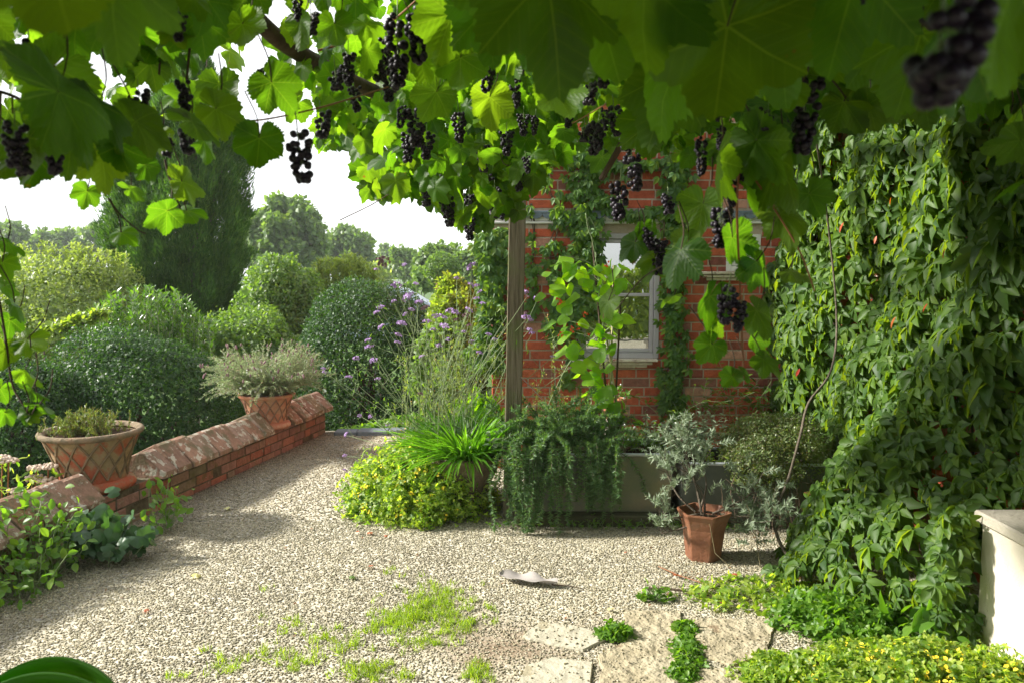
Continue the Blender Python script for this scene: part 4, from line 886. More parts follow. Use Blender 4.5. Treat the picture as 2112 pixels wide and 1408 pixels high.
def wall_creeper():
    rg = RES(210); t = plant('virginia_creeper', 'creeper strands hanging down the brick house front around the window', 'creeper', (.9, 6.35, 0))
    strips = [([(1015, 470), (1020, 560), (1015, 640), (1005, 720), (1000, 760)], 32, 330, 1.15), ([(1005, 480), (1000, 600), (990, 740)], 16, 120, 1), ([(1130, 250), (1110, 330), (1150, 440), (1135, 520), (1150, 600), (1140, 650), (1145, 700)], 17, 90, 1.05), ([(1095, 420), (1098, 560), (1092, 650)], 10, 34, 1),
              ([(1260, 230), (1230, 330), (1205, 420), (1212, 500), (1200, 580), (1192, 660)], 42, 420, 1), ([(1180, 640), (1185, 740), (1170, 800)], 14, 40, 1), ([(1405, 240), (1400, 340), (1385, 420), (1398, 520), (1385, 620), (1392, 720), (1385, 800), (1388, 862)], 27, 430, 1),
              ([(1240, 400), (1300, 445), (1380, 430), (1420, 450)], 30, 190, 1), ([(1120, 300), (1250, 340), (1400, 330)], 55, 160, 1.1), ([(1430, 300), (1520, 300), (1640, 330)], 60, 200, 1.1), ([(1640, 250), (1650, 500), (1640, 850)], 25, 260, 1.1)]
    pos = []; st = []; S = []
    for pl, w, n, sc_ in strips:
        q = catmull(np.array([(a, b, 0) for a, b in pl], float), 8)[:, :2]; u = rg.uniform(0, len(q) - 1.01, n); j = u.astype(int); f = (u - j)[:, None]; c = q[j] * (1 - f) + q[j + 1] * f
        c[:, 0] += rg.normal(0, w * .5, n)
        pos.append(np.array([P(a, b, HY - .03 - d) for (a, b), d in zip(c, np.abs(rg.normal(0, .045, n)))])); S.append(np.full(n, sc_))
        for _ in range(3): o = rg.normal(0, w * .25); st.append(tube(np.array([P(a + o + 3 * math.sin(b * .05 + o), b, HY - .018) for a, b in q]), .0035, 4))
    pos = np.vstack(pos); S = np.concatenate(S); n = len(pos)
    tip = np.column_stack([rg.normal(0, .35, n), -.45 + rg.normal(0, .2, n), -1 + rg.normal(0, .25, n)]); nor = np.column_stack([rg.normal(0, .3, n), -1 + rg.normal(0, .2, n), .55 + rg.normal(0, .25, n)])
    part('foliage', place_leaves(CL, pos, tip, nor, S * rg.uniform(.042, .070, n), rg), M['creeper2'], t)
    part('stem', st, M['bark2'], t)
wall_creeper()
# ------------------------------------------------------------------ generic needle branches
def needle_branches(paths, per_m, nl, nw, rg, up=.5, thick=.003):
    pos, tip, nor, st = [], [], [], []
    for q in paths:
        q = np.asarray(q); d = np.diff(q, axis=0); L = np.linalg.norm(d, axis=1); T = L.sum(); k = max(3, int(per_m * T)); cum = np.r_[0, np.cumsum(L)]
        u = rg.uniform(0, T, k); j = np.clip(np.searchsorted(cum, u) - 1, 0, len(d) - 1); f = ((u - cum[j]) / L[j])[:, None]; p = q[j] + d[j] * f; tn = d[j] / L[j][:, None]
        s_ = nrm(np.cross(tn, rg.normal(0, 1, (k, 3)))); pos.append(p); tip.append(s_ + tn * up + np.array([0, 0, .15])); nor.append(rg.normal(0, 1, (k, 3)))
        st.append(tube(q, np.linspace(thick, thick * .4, len(q)), 3))
    pos = np.vstack(pos); n = len(pos); s = nl * rg.uniform(.6, 1.3, n)
    return [inst((LFN[0] * np.array([nw, 1, 1]), LFN[1], None), pos, frames(np.vstack(tip), np.vstack(nor)), s)], st
def arch(p0, d, L, rg, droop=1.0, n=7, wob=.03, zmin=.02):
    p = [np.array(p0, float)]; d = nrm(np.array(d, float)); st = L / n
    for i in range(n):
        d = nrm(d + np.array([0, 0, -droop * .25]) + rg.normal(0, wob * 5, 3) * .5); q = p[-1] + d * st; q[2] = max(q[2], zmin); p.append(q)
    return np.array(p)
rg = RES(220); paths = []
o = P(1165, 905, 5.12)
for _ in range(170):   # upright and arching part
    b = o + np.array([rg.normal(-.02, .17), rg.normal(0, .08), rg.uniform(-.05, .02)]); a = rg.uniform(-2.9, 2.9)
    paths.append(arch(b, (math.sin(a) * .8, -.25 + rg.normal(0, .4), 1.2), rg.uniform(.18, .42), rg, rg.uniform(.3, 1.3)))
for _ in range(130):    # trailing over the front
    px = rg.choice([rg.normal(1075, 30), rg.normal(1150, 45), rg.normal(1235, 18)]); b = P(px, 940, 4.95); b[1] = 4.94 + rg.normal(0, .03); b[2] = .44 + rg.uniform(-.02, .12)
    L = (.14 + .38 * rg.uniform() ** 1.5) if px < 1200 else rg.uniform(.12, .36); paths.append(arch(b, (rg.normal(0, .25), -.8, .35), L + .08, rg, rg.uniform(1.6, 3.2), 9, .06))
ch, st = needle_branches(paths, 560, .028, 1.35, rg)
t = plant('rosemary', 'dark green rosemary trailing over the front of the pale trough', 'herb', (o[0], o[1], .40))
part('foliage', ch, M['rosemary'], t); part('stem', st, M['bark2'], t)
# fine thyme like mass at the right trough with dry roots below
rg = RES(221); c = P(1600, 945, 5.05)
t = plant('thyme_bush', 'fine leaved olive green herb mass spilling from the right trough', 'herb', (c[0], c[1], .38))
cc = np.array([c[0], c[1], P(1600, 935, 5.05)[2]])
A = shell(cc, (.36, .28, .28), 22000, LF2, .016, rg, .16, .16, -.6, sv=.4); Bq = shell(cc + np.array([-.14, -.14, -.05]), (.26, .18, .18), 9000, LF2, .015, rg, .2, .2, -.8)
part('foliage', [A, Bq], M['thyme'], t)
paths = [arch(cc + np.array([rg.normal(0, .2), rg.normal(-.12, .08), rg.normal(-.12, .05)]), (rg.normal(0, .6), -.6, -.3), rg.uniform(.2, .45), rg, 1.4, 8, .08) for _ in range(170)]
part('dry_stem', [tube(q, .0016, 3) for q in paths], solid('dry_brown_stem', [(.10, .065, .04), (.17, .12, .08)], .9, bump=0), t)
part('stem', [tube(arch(cc + np.array([0, 0, -.2]), rdir(rg, 1, .2)[0], .35, rg, .1), .003, 3) for _ in range(70)], M['bark2'], t)
# small herbs along the trough tops
rg = RES(222)
def tuft(name, label, c, n, L, mat, tpl, ls, per, seed, cat='herb', spread=(.25, .08), up=1.2, droop=.6, stem=None, flowers=None, fm=None, zmin=.02):
    rg = RES(seed); t = plant(name, label, cat, tuple(c)); pos, tip, nor, st, fp = [], [], [], [], []
    for _ in range(n):
        b = np.array(c) + np.array([rg.normal(0, spread[0] * .5), rg.normal(0, spread[1] * .5), 0]); d = (rg.normal(0, .5), rg.normal(-.1, .4), up); q = arch(b, d, L * rg.uniform(.5, 1.2), rg, droop, 5, zmin=zmin); st.append(tube(q, .0018, 3))
        k = per; u = rg.uniform(.15, 1, k) * (len(q) - 1.01); j = u.astype(int); f = (u - j)[:, None]; pos.append(q[j] * (1 - f) + q[j + 1] * f); a = rg.uniform(0, 6.28, k)
        tip.append(np.column_stack([np.cos(a), np.sin(a), rg.uniform(-.2, .9, k)])); nor.append(rg.normal(0, .4, (k, 3)) + np.array([0, -.2, 1])); fp.append(q[-1])
    pos = np.vstack(pos); part('foliage', [inst(tpl, pos, frames(np.vstack(tip), np.vstack(nor)), ls * rg.uniform(.5, 1.3, len(pos)))], mat, t)
    part('stem', st, stem or M['stem_g'], t)
    if flowers:
        fp = np.array(fp)[:flowers] + rg.normal(0, .01, (min(flowers, len(fp)), 3)); part('flowers', [inst(ICO1, fp, frames(rg.normal(0, 1, (len(fp), 3)), rg.normal(0, 1, (len(fp), 3))), .009 * rg.uniform(.6, 1.4, len(fp)))], fm, t, kind='stuff')
    return t
tuft('marjoram', 'leafy green herb row in the back of the pale trough', P(1330, 925, 5.3), 90, .16, M['weed'], LFR, .022, 16, 223, spread=(.42, .14), flowers=12, fm=M['petal_w'])
tuft('sage_herb', 'grey green leafy herb at the right end of the pale trough', P(1395, 920, 5.2), 60, .24, M['silver'], LFL, .035, 16, 224, spread=(.30, .14))
tuft('yellow_weed', 'small yellowing weed between the two troughs', P(1480, 955, 5.1), 16, .16, M['cory'], LFR, .03, 9, 225, spread=(.14, .1))
tuft('leafy_climber', 'thin pale leafed climber at the foot of the brick wall', P(1520, 860, 6.25), 46, .40, M['creeper'], LFL, .06, 8, 226, spread=(.55, .1), cat='climber')
tuft('sleeper_weeds', 'low weeds growing along the foot of the sleeper', np.array([.75, 4.86, .0]), 90, .07, M['weed'], LFR, .018, 9, 227, spread=(.7, .06))
# lavender / curry plant in the six sided pot
rg = RES(230); base = HP + np.array([0, 0, .255]); fol, woody = [], []
heads = [(P(1420, 960, 4.45), .16, 34), (P(1405, 900, 4.5), .13, 16), (P(1550, 1065, 4.35), .17, 44), (P(1600, 1045, 4.3), .10, 10), (P(1365, 1085, 4.35), .05, 7), (P(1375, 960, 4.5), .10, 9), (P(1360, 1050, 4.4), .05, 6), (P(1440, 915, 4.6), .10, 7), (P(1555, 1000, 4.4), .12, 8)]
for h, r_, k in heads:
    w = catmull([base + rg.normal(0, .02, 3), (base + h) / 2 + np.array([rg.normal(0, .03), -.02, -.03]), h + np.array([0, 0, -.04])], 5); woody.append(tube(w, np.linspace(.008, .003, len(w)), 5))
    for _ in range(k):
        b = h + rg.normal(0, r_ * .42, 3); fol.append(arch(b, rdir(rg, 1, -.1)[0] + np.array([0, -.1, .5]), rg.uniform(.07, .15), rg, .4, 5, .06)); woody.append(tube([w[rg.integers(len(w) - 3, len(w))], b], .0018, 3))
ch, st = needle_branches(fol, 330, .032, 1.7, rg, .7, .0022)
t = plant('straggly_lavender', 'straggly silver leafed lavender sprawling out of the six sided pot', 'herb', tuple(base))
part('foliage', ch, M['silver'], t); part('stem', st, M['straw'], t); part('woody_stem', woody, M['bark2'], t)
# bare twigs and yellow stalks in front
tw = [tube([P(1540, 1040, 4.3), P(1555, 1080, 4.3), P(1570, 1180, 4.2)], [.002, .003, .003], 4), tube([P(1640, 1060, 4.4), P(1665, 1110, 4.4), P(1668, 1190, 4.35)], [.002, .003, .003], 4), tube([P(1460, 1060, 4.25), P(1475, 1140, 4.2), P(1520, 1180, 4.15)], .002, 4)]
for k_, w_ in enumerate(tw): solo('dry_stalk', [w_], M['straw'], ['thin dry stalk right of the silver lavender', 'thin pale stalk standing by the foot of the vine trunk', 'thin dry stalk leaning against the six sided pot'][k_], 'stalk', 'thin dry stalks near the six sided pot')
# ------------------------------------------------------------------ agapanthus
rg = RES(240); n = 620; c = AB + np.array([0, 0, .37]); a = rg.uniform(0, 2 * PI, n); rr = .18 * np.sqrt(rg.uniform(0, 1, n))
pos = c + np.column_stack([np.cos(a) * rr, np.sin(a) * rr, 0 * a]); el = rg.uniform(.45, 1.4, n)
tip = np.column_stack([np.cos(a) * np.cos(el), np.sin(a) * np.cos(el), np.sin(el)]) + rg.normal(0, .12, (n, 3)) + np.array([-.15, 0, 0])
B_ = [blade(6, .055, b) for b in (.25, .5, .75)]
t = plant('agapanthus', 'strap leafed agapanthus fanning out of the stone bowl', 'plant', tuple(c))
nor = -np.column_stack([np.cos(a), np.sin(a), 0 * a]) * .5 + np.array([0, 0, .8]) + rg.normal(0, .12, (n, 3))
part('foliage', place_leaves(B_, pos, tip, nor, rg.uniform(.20, .42, n), rg), M['strap'], t)
# light pelargonium-ish leaf by the post
tuft('pale_leafed_seedling', 'pale round leafed seedling beside the timber post', P(1020, 930, 5.05), 5, .16, M['silver'], LFR, .06, 3, 241, spread=(.05, .03), cat='plant')
# ------------------------------------------------------------------ corydalis mounds
def mound(name, label, c, rad, n, ls, mat, seed, fl=0, fm=None, cat='flowering plant', tpl=TRI3, group=None, lumpa=.24):
    rg = RES(seed); t = plant(name, label, cat, (c[0], c[1], 0), group)
    d = rdir(rg, n, 0.0); a_ = np.arctan2(d[:, 1], d[:, 0]); hx = d[:, 0] * rad[0]; hy = d[:, 1] * rad[1]
    lm_ = lump(np.column_stack([hx * 9, hy * 9, d[:, 2]]), rg, 9, .5) + lump(d, rg, 9, .2); r_ = 1 + np.clip(lm_, -.45, .35) * .6 - np.abs(rg.normal(0, .22, n)); w_ = rg.uniform(0, 1, n) < .09; r_ = np.where(w_, rg.uniform(1.0, 1.3, n), r_)
    pos = np.array(c) + d * np.array(rad) * r_[:, None]; A = list(inst(tpl, pos, frames(rg.normal(0, 1, (n, 3)) + np.array([0, -.2, .1]), d * .3 + rg.normal(0, .45, (n, 3)) + np.array([0, -.1, .6])), ls * (1 + rg.uniform(-.5, .5, n))))
    A[0][:, 2] = np.maximum(A[0][:, 2], .012 + .004 * RES(1).uniform(0, 1, len(A[0])))
    part('foliage', [A], mat, t)
    part('stem', [tube([(c[0] + rg.normal(0, .1) * rad[0], c[1], 0), np.array(c) + rdir(rg, 1, .1)[0] * np.array(rad) * .8], .002, 3) for _ in range(60)], M['stem_g'], t)
    if fl:
        d = rdir(rg, fl, .1); p = np.array(c) + d * np.array(rad) * 1.04
        k = 5; pp = (p[:, None] + rg.normal(0, .009, (fl, k, 3))).reshape(-1, 3); m_ = len(pp)
        part('flowers', [inst(LFR, pp, frames(rg.normal(0, 1, (m_, 3)) + np.array([0, -.5, 0]), rg.normal(0, .4, (m_, 3)) + np.array([0, -.3, 1])), .019 * rg.uniform(.7, 1.4, m_))], fm, t, kind='stuff')
    return t
cm = G(865, 1085); CMY = cm[1] + .38
mound('yellow_corydalis', 'sunlit mound of yellow flowered corydalis spilling onto the gravel by the stone bowl', (P(868, 1000, CMY)[0], CMY, .0), (.46, .40, .40), 17000, .017, M['cory'], 250, 110, M['petal_y'])
mound('white_daisies', 'small pale flowered ground plant at the left foot of the corydalis', (G(770, 1060)[0], G(770, 1060)[1] + .1, 0), (.18, .22, .15), 2200, .018, M['weed'], 251, 26, M['petal_w'])
mound('daisy_strip', 'strip of tiny white daisies behind the slate edging', (-.95, 8.05, -.15), (.62, .22, .24), 5000, .03, M['weed'], 252, 55, M['petal_w'])
m1 = G(1850, 1400); mound('yellow_corydalis', 'bright corydalis with yellow flowers along the bottom right edge', (m1[0] + .06, m1[1] - .05, 0), (.50, .20, .13), 9000, .017, M['cory'], 253, 80, M['petal_y'])
m2 = G(1600, 1385); mound('golden_marjoram', 'low yellow green mat of round leaves beside the bottom slab', (m2[0], m2[1] - .05, 0), (.17, .13, .07), 2600, .015, M['cory'], 254)
m3 = G(1530, 1240); mound('creeping_weed', 'loose reddish yellow weeds where gravel meets the creeper', (m3[0] + .10, m3[1] + .05, 0), (.36, .22, .05), 420, .024, M['cory'], 255)
m4 = G(1268, 1312); mound('joint_weed', 'small leafy weed clump between pale slab and long slab', (m4[0], m4[1], 0), (.075, .07, .05), 220, .02, M['weed'], 256)
for k, (x, y, r_) in enumerate(((1412, 1300, .045), (1415, 1335, .055), (1418, 1365, .06), (1405, 1390, .05))):
    m4 = G(x, y); mound('joint_weed', ['weed tuft at the top of the right hand slab joint', 'fresh weed tuft in the middle of the right hand slab joint', 'broad weed tuft low in the right hand slab joint', 'weed tuft at the bottom edge of the right hand slab joint'][k], (m4[0], m4[1], 0), (r_ * 1.1, r_ * 1.5, r_ * .7), 170, .017, M['weed'], 257 + k, group='weed tufts in the slab joint')
m5 = G(1350, 1235); mound('round_leafed_weed', 'round leafed weed at the top of the long slab', (m5[0], m5[1], 0), (.09, .06, .07), 60, .035, M['weed'], 262, tpl=LFR)
m6 = G(1900, 1330); mound('broad_leafed_plant', 'broad leafed seedling below the creeper at the plinth foot', (m6[0] + .1, m6[1], 0), (.2, .15, .2), 90, .10, M['weed'], 263, tpl=LFR)
m7 = G(1700, 1290); mound('shade_weed', 'green weeds under the foot of the creeper', (m7[0] + .1, m7[1], 0), (.30, .26, .11), 1600, .024, M['weed'], 264)
# ------------------------------------------------------------------ verbena
def verbena():
    rg = RES(270); heads = [(790, 541, 14), (834, 546, 5), (776, 556, 5), (818, 589, 10), (858, 586, 6), (842, 613, 12), (812, 622, 6), (785, 634, 8), (777, 645, 7), (864, 624, 8), (786, 674, 7), (828, 668, 10), (849, 639, 6), (836, 648, 6), (877, 636, 9), (880, 663, 8), (822, 691, 7), (759, 702, 7), (761, 716, 9), (820, 706, 6), (735, 739, 7), (770, 743, 8), (719, 777, 7), (779, 781, 6), (667, 760, 5), (670, 767, 5), (896, 651, 6), (908, 652, 8), (918, 656, 6), (930, 643, 10), (940, 645, 8), (967, 640, 8), (960, 651, 7), (972, 550, 10), (942, 574, 5), (970, 587, 6), (983, 590, 7), (990, 602, 5), (983, 616, 6), (995, 626, 6), (870, 735, 6), (895, 680, 7), (915, 672, 8), (920, 676, 6), (900, 655, 5), (967, 671, 6), (1074, 605, 9), (1083, 602, 7), (1110, 615, 9), (1087, 612, 4), (1062, 667, 10), (1087, 657, 11), (1080, 650, 8), (1092, 680, 6), (1098, 687, 6), (1022, 702, 7), (973, 705, 6), (988, 727, 7), (1008, 690, 6), (867, 812, 6), (742, 857, 5), (764, 858, 5), (714, 896, 6), (800, 876, 5), (803, 918, 5), (711, 939, 5), (711, 969, 5), (1140, 735, 5), (1175, 758, 4), (1130, 860, 5), (955, 685, 6), (941, 660, 6), (925, 700, 6), (905, 712, 6)]
    t = plant('verbena', 'tall wiry verbena with purple flower heads left of the timber post', 'flowering plant', (-.45, 5.6, 0))
    st = []; lf = []; hd = []
    tpl = []
    for k in range(3):
        r2 = RES(300 + k); n = 46; d = rdir(r2, n, -.1); p = d * np.array([1, 1, .55]) * r2.uniform(.75, 1, n)[:, None]
        fl = merge([leaflet(.5, .5, .1, .1, ang=a) for a in np.arange(5) * 2 * PI / 5])
        tpl.append(inst(fl, p, frames(r2.normal(0, 1, (n, 3)), d + r2.normal(0, .2, (n, 3))), .42))
    meshes = [build_mesh('flower_head', [tp], M['verbena'], True) for tp in tpl]; old = build_mesh('flower_head', [tpl[0]], M['verbena_old'], True)
    for i, (x, y, r_) in enumerate(heads):
        Y = rg.uniform(5.0, 6.0) if x > 850 else rg.uniform(5.1, 5.8); h = P(x, y, Y)
        if y > 840 and x < 820: Y = rg.uniform(5.6, 6.2); h = P(x, y, Y)
        b = np.array([P(rg.normal(915, 28), 950, 5.45)[0], 5.5 + rg.normal(0, .12), .0]); 
        m1_ = b + (h - b) * .5 + np.array([rg.normal(0, .06) + (b[0] - h[0]) * .12, rg.normal(0, .05), rg.uniform(0, .08)]); q = catmull([b, m1_, h], 7); st.append(tube(q, np.linspace(.0034, .0016, len(q)), 4))
        for _ in range(3):   # side twigs with buds and narrow leaves
            j = rg.integers(5, len(q) - 1); e = q[j] + np.array([rg.normal(0, .09), rg.normal(0, .07), rg.uniform(.02, .14)]); st.append(tube(catmull([q[j], (q[j] + e) / 2 + np.array([0, 0, -.015]), e], 3), .0013, 3)); lf.append(e)
        hd.append((h, r_ * Y / F_PX * 1.15))
    for i, (h, r_) in enumerate(hd):
        o = bpy.data.objects.new('flower_head', old if rg.uniform() < .22 else meshes[i % 3]); COL.objects.link(o); o.parent = t; o.location = Vector(h - WL[t.name]); o.scale = (r_, r_, r_); o.rotation_euler = (rg.normal(0, .3), rg.normal(0, .3), rg.uniform(0, 6))
    part('stem', st, M['stem_g'], t)
    lf = np.array(lf); n = len(lf); k = 4; pp = (lf[:, None] + rg.normal(0, .02, (n, k, 3))).reshape(-1, 3); part('foliage', [inst((LFL[0] * np.array([.5, 1, 1]), LFL[1], None), pp, frames(rg.normal(0, 1, (len(pp), 3)) + np.array([0, 0, .3]), rg.normal(0, .5, (len(pp), 3)) + np.array([0, 0, 1])), rg.uniform(.015, .045, len(pp)))], M['weed'], t)
verbena()
# wispy dry fennel-like filler behind and around the verbena
rg = RES(280); paths = []
for _ in range(55):
    px = rg.choice([rg.normal(930, 62), rg.normal(1110, 45), rg.normal(960, 40)]); b = np.array([P(px, 900, 5.75)[0], 5.75 + rg.normal(0, .16), .1]); top = P(px + rg.normal(0, 45), rg.uniform(690, 880), b[1])
    q = catmull([b, (b + top) / 2 + rg.normal(0, .05, 3), top], 5); paths.append(q)
    for _ in range(5): j = rg.integers(2, len(q)); paths.append(np.array([q[j], q[j] + rg.normal(0, .06, 3) + np.array([0, 0, .07])]))
ch, st = needle_branches(paths, 75, .030, 1.3, rg, .8, .0016)
t = plant('wispy_fennel', 'wispy straw coloured stems and seed heads behind the verbena', 'plant', (-.4, 5.75, 0))
part('foliage', ch, M['bushA'], t); part('stem', st, M['greystem'], t)
ends = np.array([q[-1] for q in paths[::5]]); n = len(ends); part('seed_heads', [inst(LFR, (ends[:, None] + rg.normal(0, .012, (n, 4, 3))).reshape(-1, 3), frames(rg.normal(0, 1, (n * 4, 3)), rg.normal(0, 1, (n * 4, 3))), .014)], solid('orange_seed', [(.40, .22, .06), (.48, .34, .10)], .8, bump=0), t, kind='stuff')
# long arching pale stem crossing to the upper right
solo('arching_stem', [tube(catmull([P(1115, 870, 5.3), P(1180, 740, 5.3), P(1265, 670, 5.3), P(1290, 640, 5.3)], 6), .0045, 5), tube([P(1215, 705, 5.3), P(1160, 690, 5.25), P(1130, 700, 5.2)], .0025, 4), tube([P(1180, 745, 5.3), P(1150, 720, 5.3), P(1120, 640, 5.3)], .002, 4), tube([P(1115, 870, 5.3), np.array([P(1115, 870, 5.3)[0] - .05, 5.35, 0])], .005, 5)], M['stem_g'], 'long pale arching stem crossing in front of the brick wall', 'stem')
# mid plant greenery between bowl and wall
mound('fresh_leafy_clump', 'fresh green leafy clump behind the agapanthus left of the post', (P(985, 800, 5.75)[0], 5.75, .45), (.20, .16, .28), 420, .06, M['bean'], 285, tpl=LFR)
# ------------------------------------------------------------------ runner beans on canes
rg = RES(290); canes = [((1256, 905), (1266, 548), 5.22), ((1262, 905), (1222, 500), 5.25), ((1290, 905), (1252, 700), 5.20), ((1264, 905), (1280, 622), 5.24)]
for k, (a, b, Y) in enumerate(canes):
    p0 = P(*a, Y); p1 = P(*b, Y + .04); p0[2] = .38
    q = np.array([p0 + (p1 - p0) * u for u in np.linspace(0, 1, 12)]); r_ = np.full(12, .0065); r_[::3] = .0075
    solo('bamboo_cane', [tube(q, r_, 7)], M['cane'] if k in (0, 2) else M['bark'], ['tall pale bamboo cane standing highest among the beans', 'dark cane leaning left under the beans', 'short pale cane leaning to the right at the bean foot', 'dark upright cane on the right of the beans'][k], 'cane', 'canes holding up the runner beans')
HEART = merge([leaflet(1, .95, .22, .1)]) 
def heart(seed):
    rg_ = RES(seed); n = 22; th = np.linspace(-PI, PI, n, endpoint=False); x = .44 * np.sin(th) * (1 - .22 * np.cos(th)); y = .42 + .48 * np.cos(th) + .08 * np.cos(th) ** 2 * (np.cos(th) > 0); y = y - .10 * np.exp(-((np.abs(th) - PI) / .5) ** 2) * -1
    V = np.vstack([[[0, .35, 0]], np.column_stack([x, y, -.22 * (x ** 2 * 2 + (y - .35) ** 2) + .05 * np.sin(th * 3)])]); 
    return (V, np.array([[0, 1 + (i + 1) % n, 1 + i] for i in range(n)]), V[:, :2])
HT = [heart(i) for i in range(3)]
bl = [(1170, 500, 1), (1130, 560, .9), (1190, 560, 1), (1230, 520, 1.1), (1200, 600, 1), (1150, 590, 1)]
n = 100; px = []; py = []
while len(px) < n:
    x = rg.uniform(1120, 1330); y = rg.uniform(520, 830); w = np.interp(y, [520, 560, 640, 720, 780, 830], [60, 90, 78, 55, 35, 30]); c_ = np.interp(y, [520, 620, 720, 830], [1205, 1202, 1215, 1258])
    if abs(x - c_) < w: px.append(x); py.append(y)
pos = np.array([P(a, b, 5.2 + c) for a, b, c in zip(px, py, rg.normal(0, .08, n))]); a = rg.uniform(0, 2 * PI, n)
tip = np.column_stack([np.cos(a) * .8, np.sin(a) * .4 - .2, -.55 + rg.normal(0, .25, n)]); nor = np.column_stack([rg.normal(-.4, .4, n), rg.normal(-.2, .45, n), .8 + rg.normal(0, .25, n)])
t = plant('runner_bean', 'bright green runner bean with scarlet flowers climbing the canes before the window', 'bean plant', (P(1260, 905, 5.22)[0], 5.22, .38))
part('foliage', place_leaves(HT, pos, tip, nor, rg.uniform(.075, .13, n), rg), M['bean'], t)
vin = [tube(catmull([P(1240, 600, 5.2), P(1222, 500, 5.2), P(1208, 440, 5.2), P(1222, 470, 5.18)][0:3] + [P(1212, 470, 5.2)], 5), .002, 4)]
vin.append(tube(catmull([P(1225, 500, 5.2), P(1212, 470, 5.2), P(1215, 448, 5.2), P(1228, 470, 5.2)], 5), .002, 4))
for (a0, a1) in (((1258, 900), (1262, 560)), ((1275, 880), (1225, 520))):
    u = np.linspace(0, 1, 60); A0 = P(*a0, 5.22); A1 = P(*a1, 5.24); q = A0 + (A1 - A0) * u[:, None] + .011 * np.column_stack([np.cos(u * 38), np.sin(u * 38), 0 * u]); vin.append(tube(q, .0022, 4))
for i in range(0, n, 2):
    c_ = P(1245, py[i] + 30, 5.2); vin.append(tube([c_, (c_ + pos[i]) / 2 + np.array([0, 0, .02]), pos[i]], .0014, 3))
part('stem', vin, M['stem_g'], t)
fl = []
for (x, y, k) in ((1250, 545, 7), (1150, 618, 9), (1158, 624, 6), (1125, 695, 6), (1158, 688, 8), (1180, 680, 6), (1205, 648, 5), (1190, 676, 4), (1215, 690, 4)):
    c_ = P(x, y, 5.12); fl.append(c_ + rg.normal(0, .010, (k, 3)))
fl = np.vstack(fl); part('flowers', [inst(LFR, fl, frames(rg.normal(0, 1, fl.shape), rg.normal(0, 1, fl.shape)), .022)], M['petal_o'], t, kind='stuff')
tuft('potted_herb', 'small white flowered herb in the orange clay pot', sp_c + np.array([0, 0, .13]), 26, .13, M['weed'], LFR, .03, 9, 292, spread=(.1, .1), flowers=9, fm=M['petal_w'], cat='plant')
tuft('potted_bean', 'big leafed bean plant low around the cane feet', P(1265, 895, 5.25), 8, .24, M['bean'], HT[0], .085, 3, 293, spread=(.16, .1), cat='plant')
# ------------------------------------------------------------------ urn plants
rg = RES(310); c = np.array(U2) + np.array([0, 0, .30]); paths = []
for _ in range(850):
    a = rg.uniform(0, 6.28); s_ = rg.uniform(.15, 1.05) ** .8; paths.append(arch(c + np.array([math.cos(a) * .13, math.sin(a) * .13, 0]), (math.cos(a) * s_, math.sin(a) * s_, 1.0), rg.uniform(.22, .50), rg, .25 + .7 * s_ * rg.uniform(0, 1), 6, .03, .1))
ch, st = needle_branches(paths, 170, .024, 1.7, rg, .9, .0015)
t = plant('dry_lavender', 'bushy dry lavender and daisies overflowing the farther urn', 'plant', tuple(c))
part('foliage', ch, M['heather'], t); part('stem', st, M['greystem'], t)
e = np.array([q[-1] for q in paths]); e = e[e[:, 2] > c[2] + .16][:150]; n = len(e)
part('flower_spikes', [inst((ICO1[0] * np.array([.35, 1, .35]), ICO1[1], None), e, frames(rg.normal(0, .25, (n, 3)) + np.array([0, 0, 1]), rg.normal(0, 1, (n, 3))), .020 * rg.uniform(.7, 1.2, n))], M['verbena_old'], t, kind='stuff')
n = 120; d = rdir(rg, n, -.1); p = c + np.array([-.07, -.10, .06]) + d * np.array([.22, .17, .17])
part('daisy_flowers', [inst(merge([leaflet(1, .5, 0, 0, ang=a) for a in np.arange(6) * PI / 3]), p, frames(rg.normal(0, 1, (n, 3)), d + np.array([0, -.5, .6])), .012)], M['petal_w'], t, kind='stuff')
rg = RES(311); c = np.array(U1) + np.array([-.02, 0, .345]); paths = []
for _ in range(170):
    b = c + np.array([rg.normal(-.02, .085), rg.normal(0, .085), 0]); paths.append(arch(b, (rg.normal(0, .35), rg.normal(0, .35), 1), rg.uniform(.05, .17), rg, .1, 4, .04, .1))
ch, st = needle_branches(paths, 420, .020, 1.8, rg, .9, .0017)
t = plant('urn_heather', 'low twiggy heather growing in the near urn', 'plant', tuple(c)); part('foliage', ch, M['thyme'], t); part('stem', st, M['stem_r'], t)
# ------------------------------------------------------------------ left foreground plants
def leafy(name, label, spec, mat, ls, tpl, seed, n, rad=.06, cat='plant', base=0., out=(.3, -.3, .9), stem=None):
    """spec: list of world points; leaves spread round them"""
    rg = RES(seed); S_ = np.array(spec); t = plant(name, label, cat, (S_[:, 0].mean(), S_[:, 1].mean(), base)); k = rg.integers(0, len(S_), n); pos = S_[k] + rg.normal(0, rad, (n, 3)); pos[:, 2] = np.maximum(pos[:, 2], .02)
    tip = rg.normal(0, .7, (n, 3)) + np.array([.3, -.2, .1]); nor = rg.normal(0, .35, (n, 3)) + np.array(out)
    part('foliage', place_leaves(tpl if isinstance(tpl, list) else [tpl], pos, tip, nor, ls * rg.uniform(.6, 1.3, n), rg), mat, t)
    st = []
    for i in range(0, n, 3): b = np.array([S_[:, 0].mean() * .5 + pos[i][0] * .5, S_[:, 1].mean() * .5 + pos[i][1] * .5, base]); st.append(tube(catmull([b, (b + pos[i]) / 2 + rg.normal(0, .02, 3), pos[i]], 3), .0022, 3))
    part('stem', st, stem or M['stem_g'], t); return t
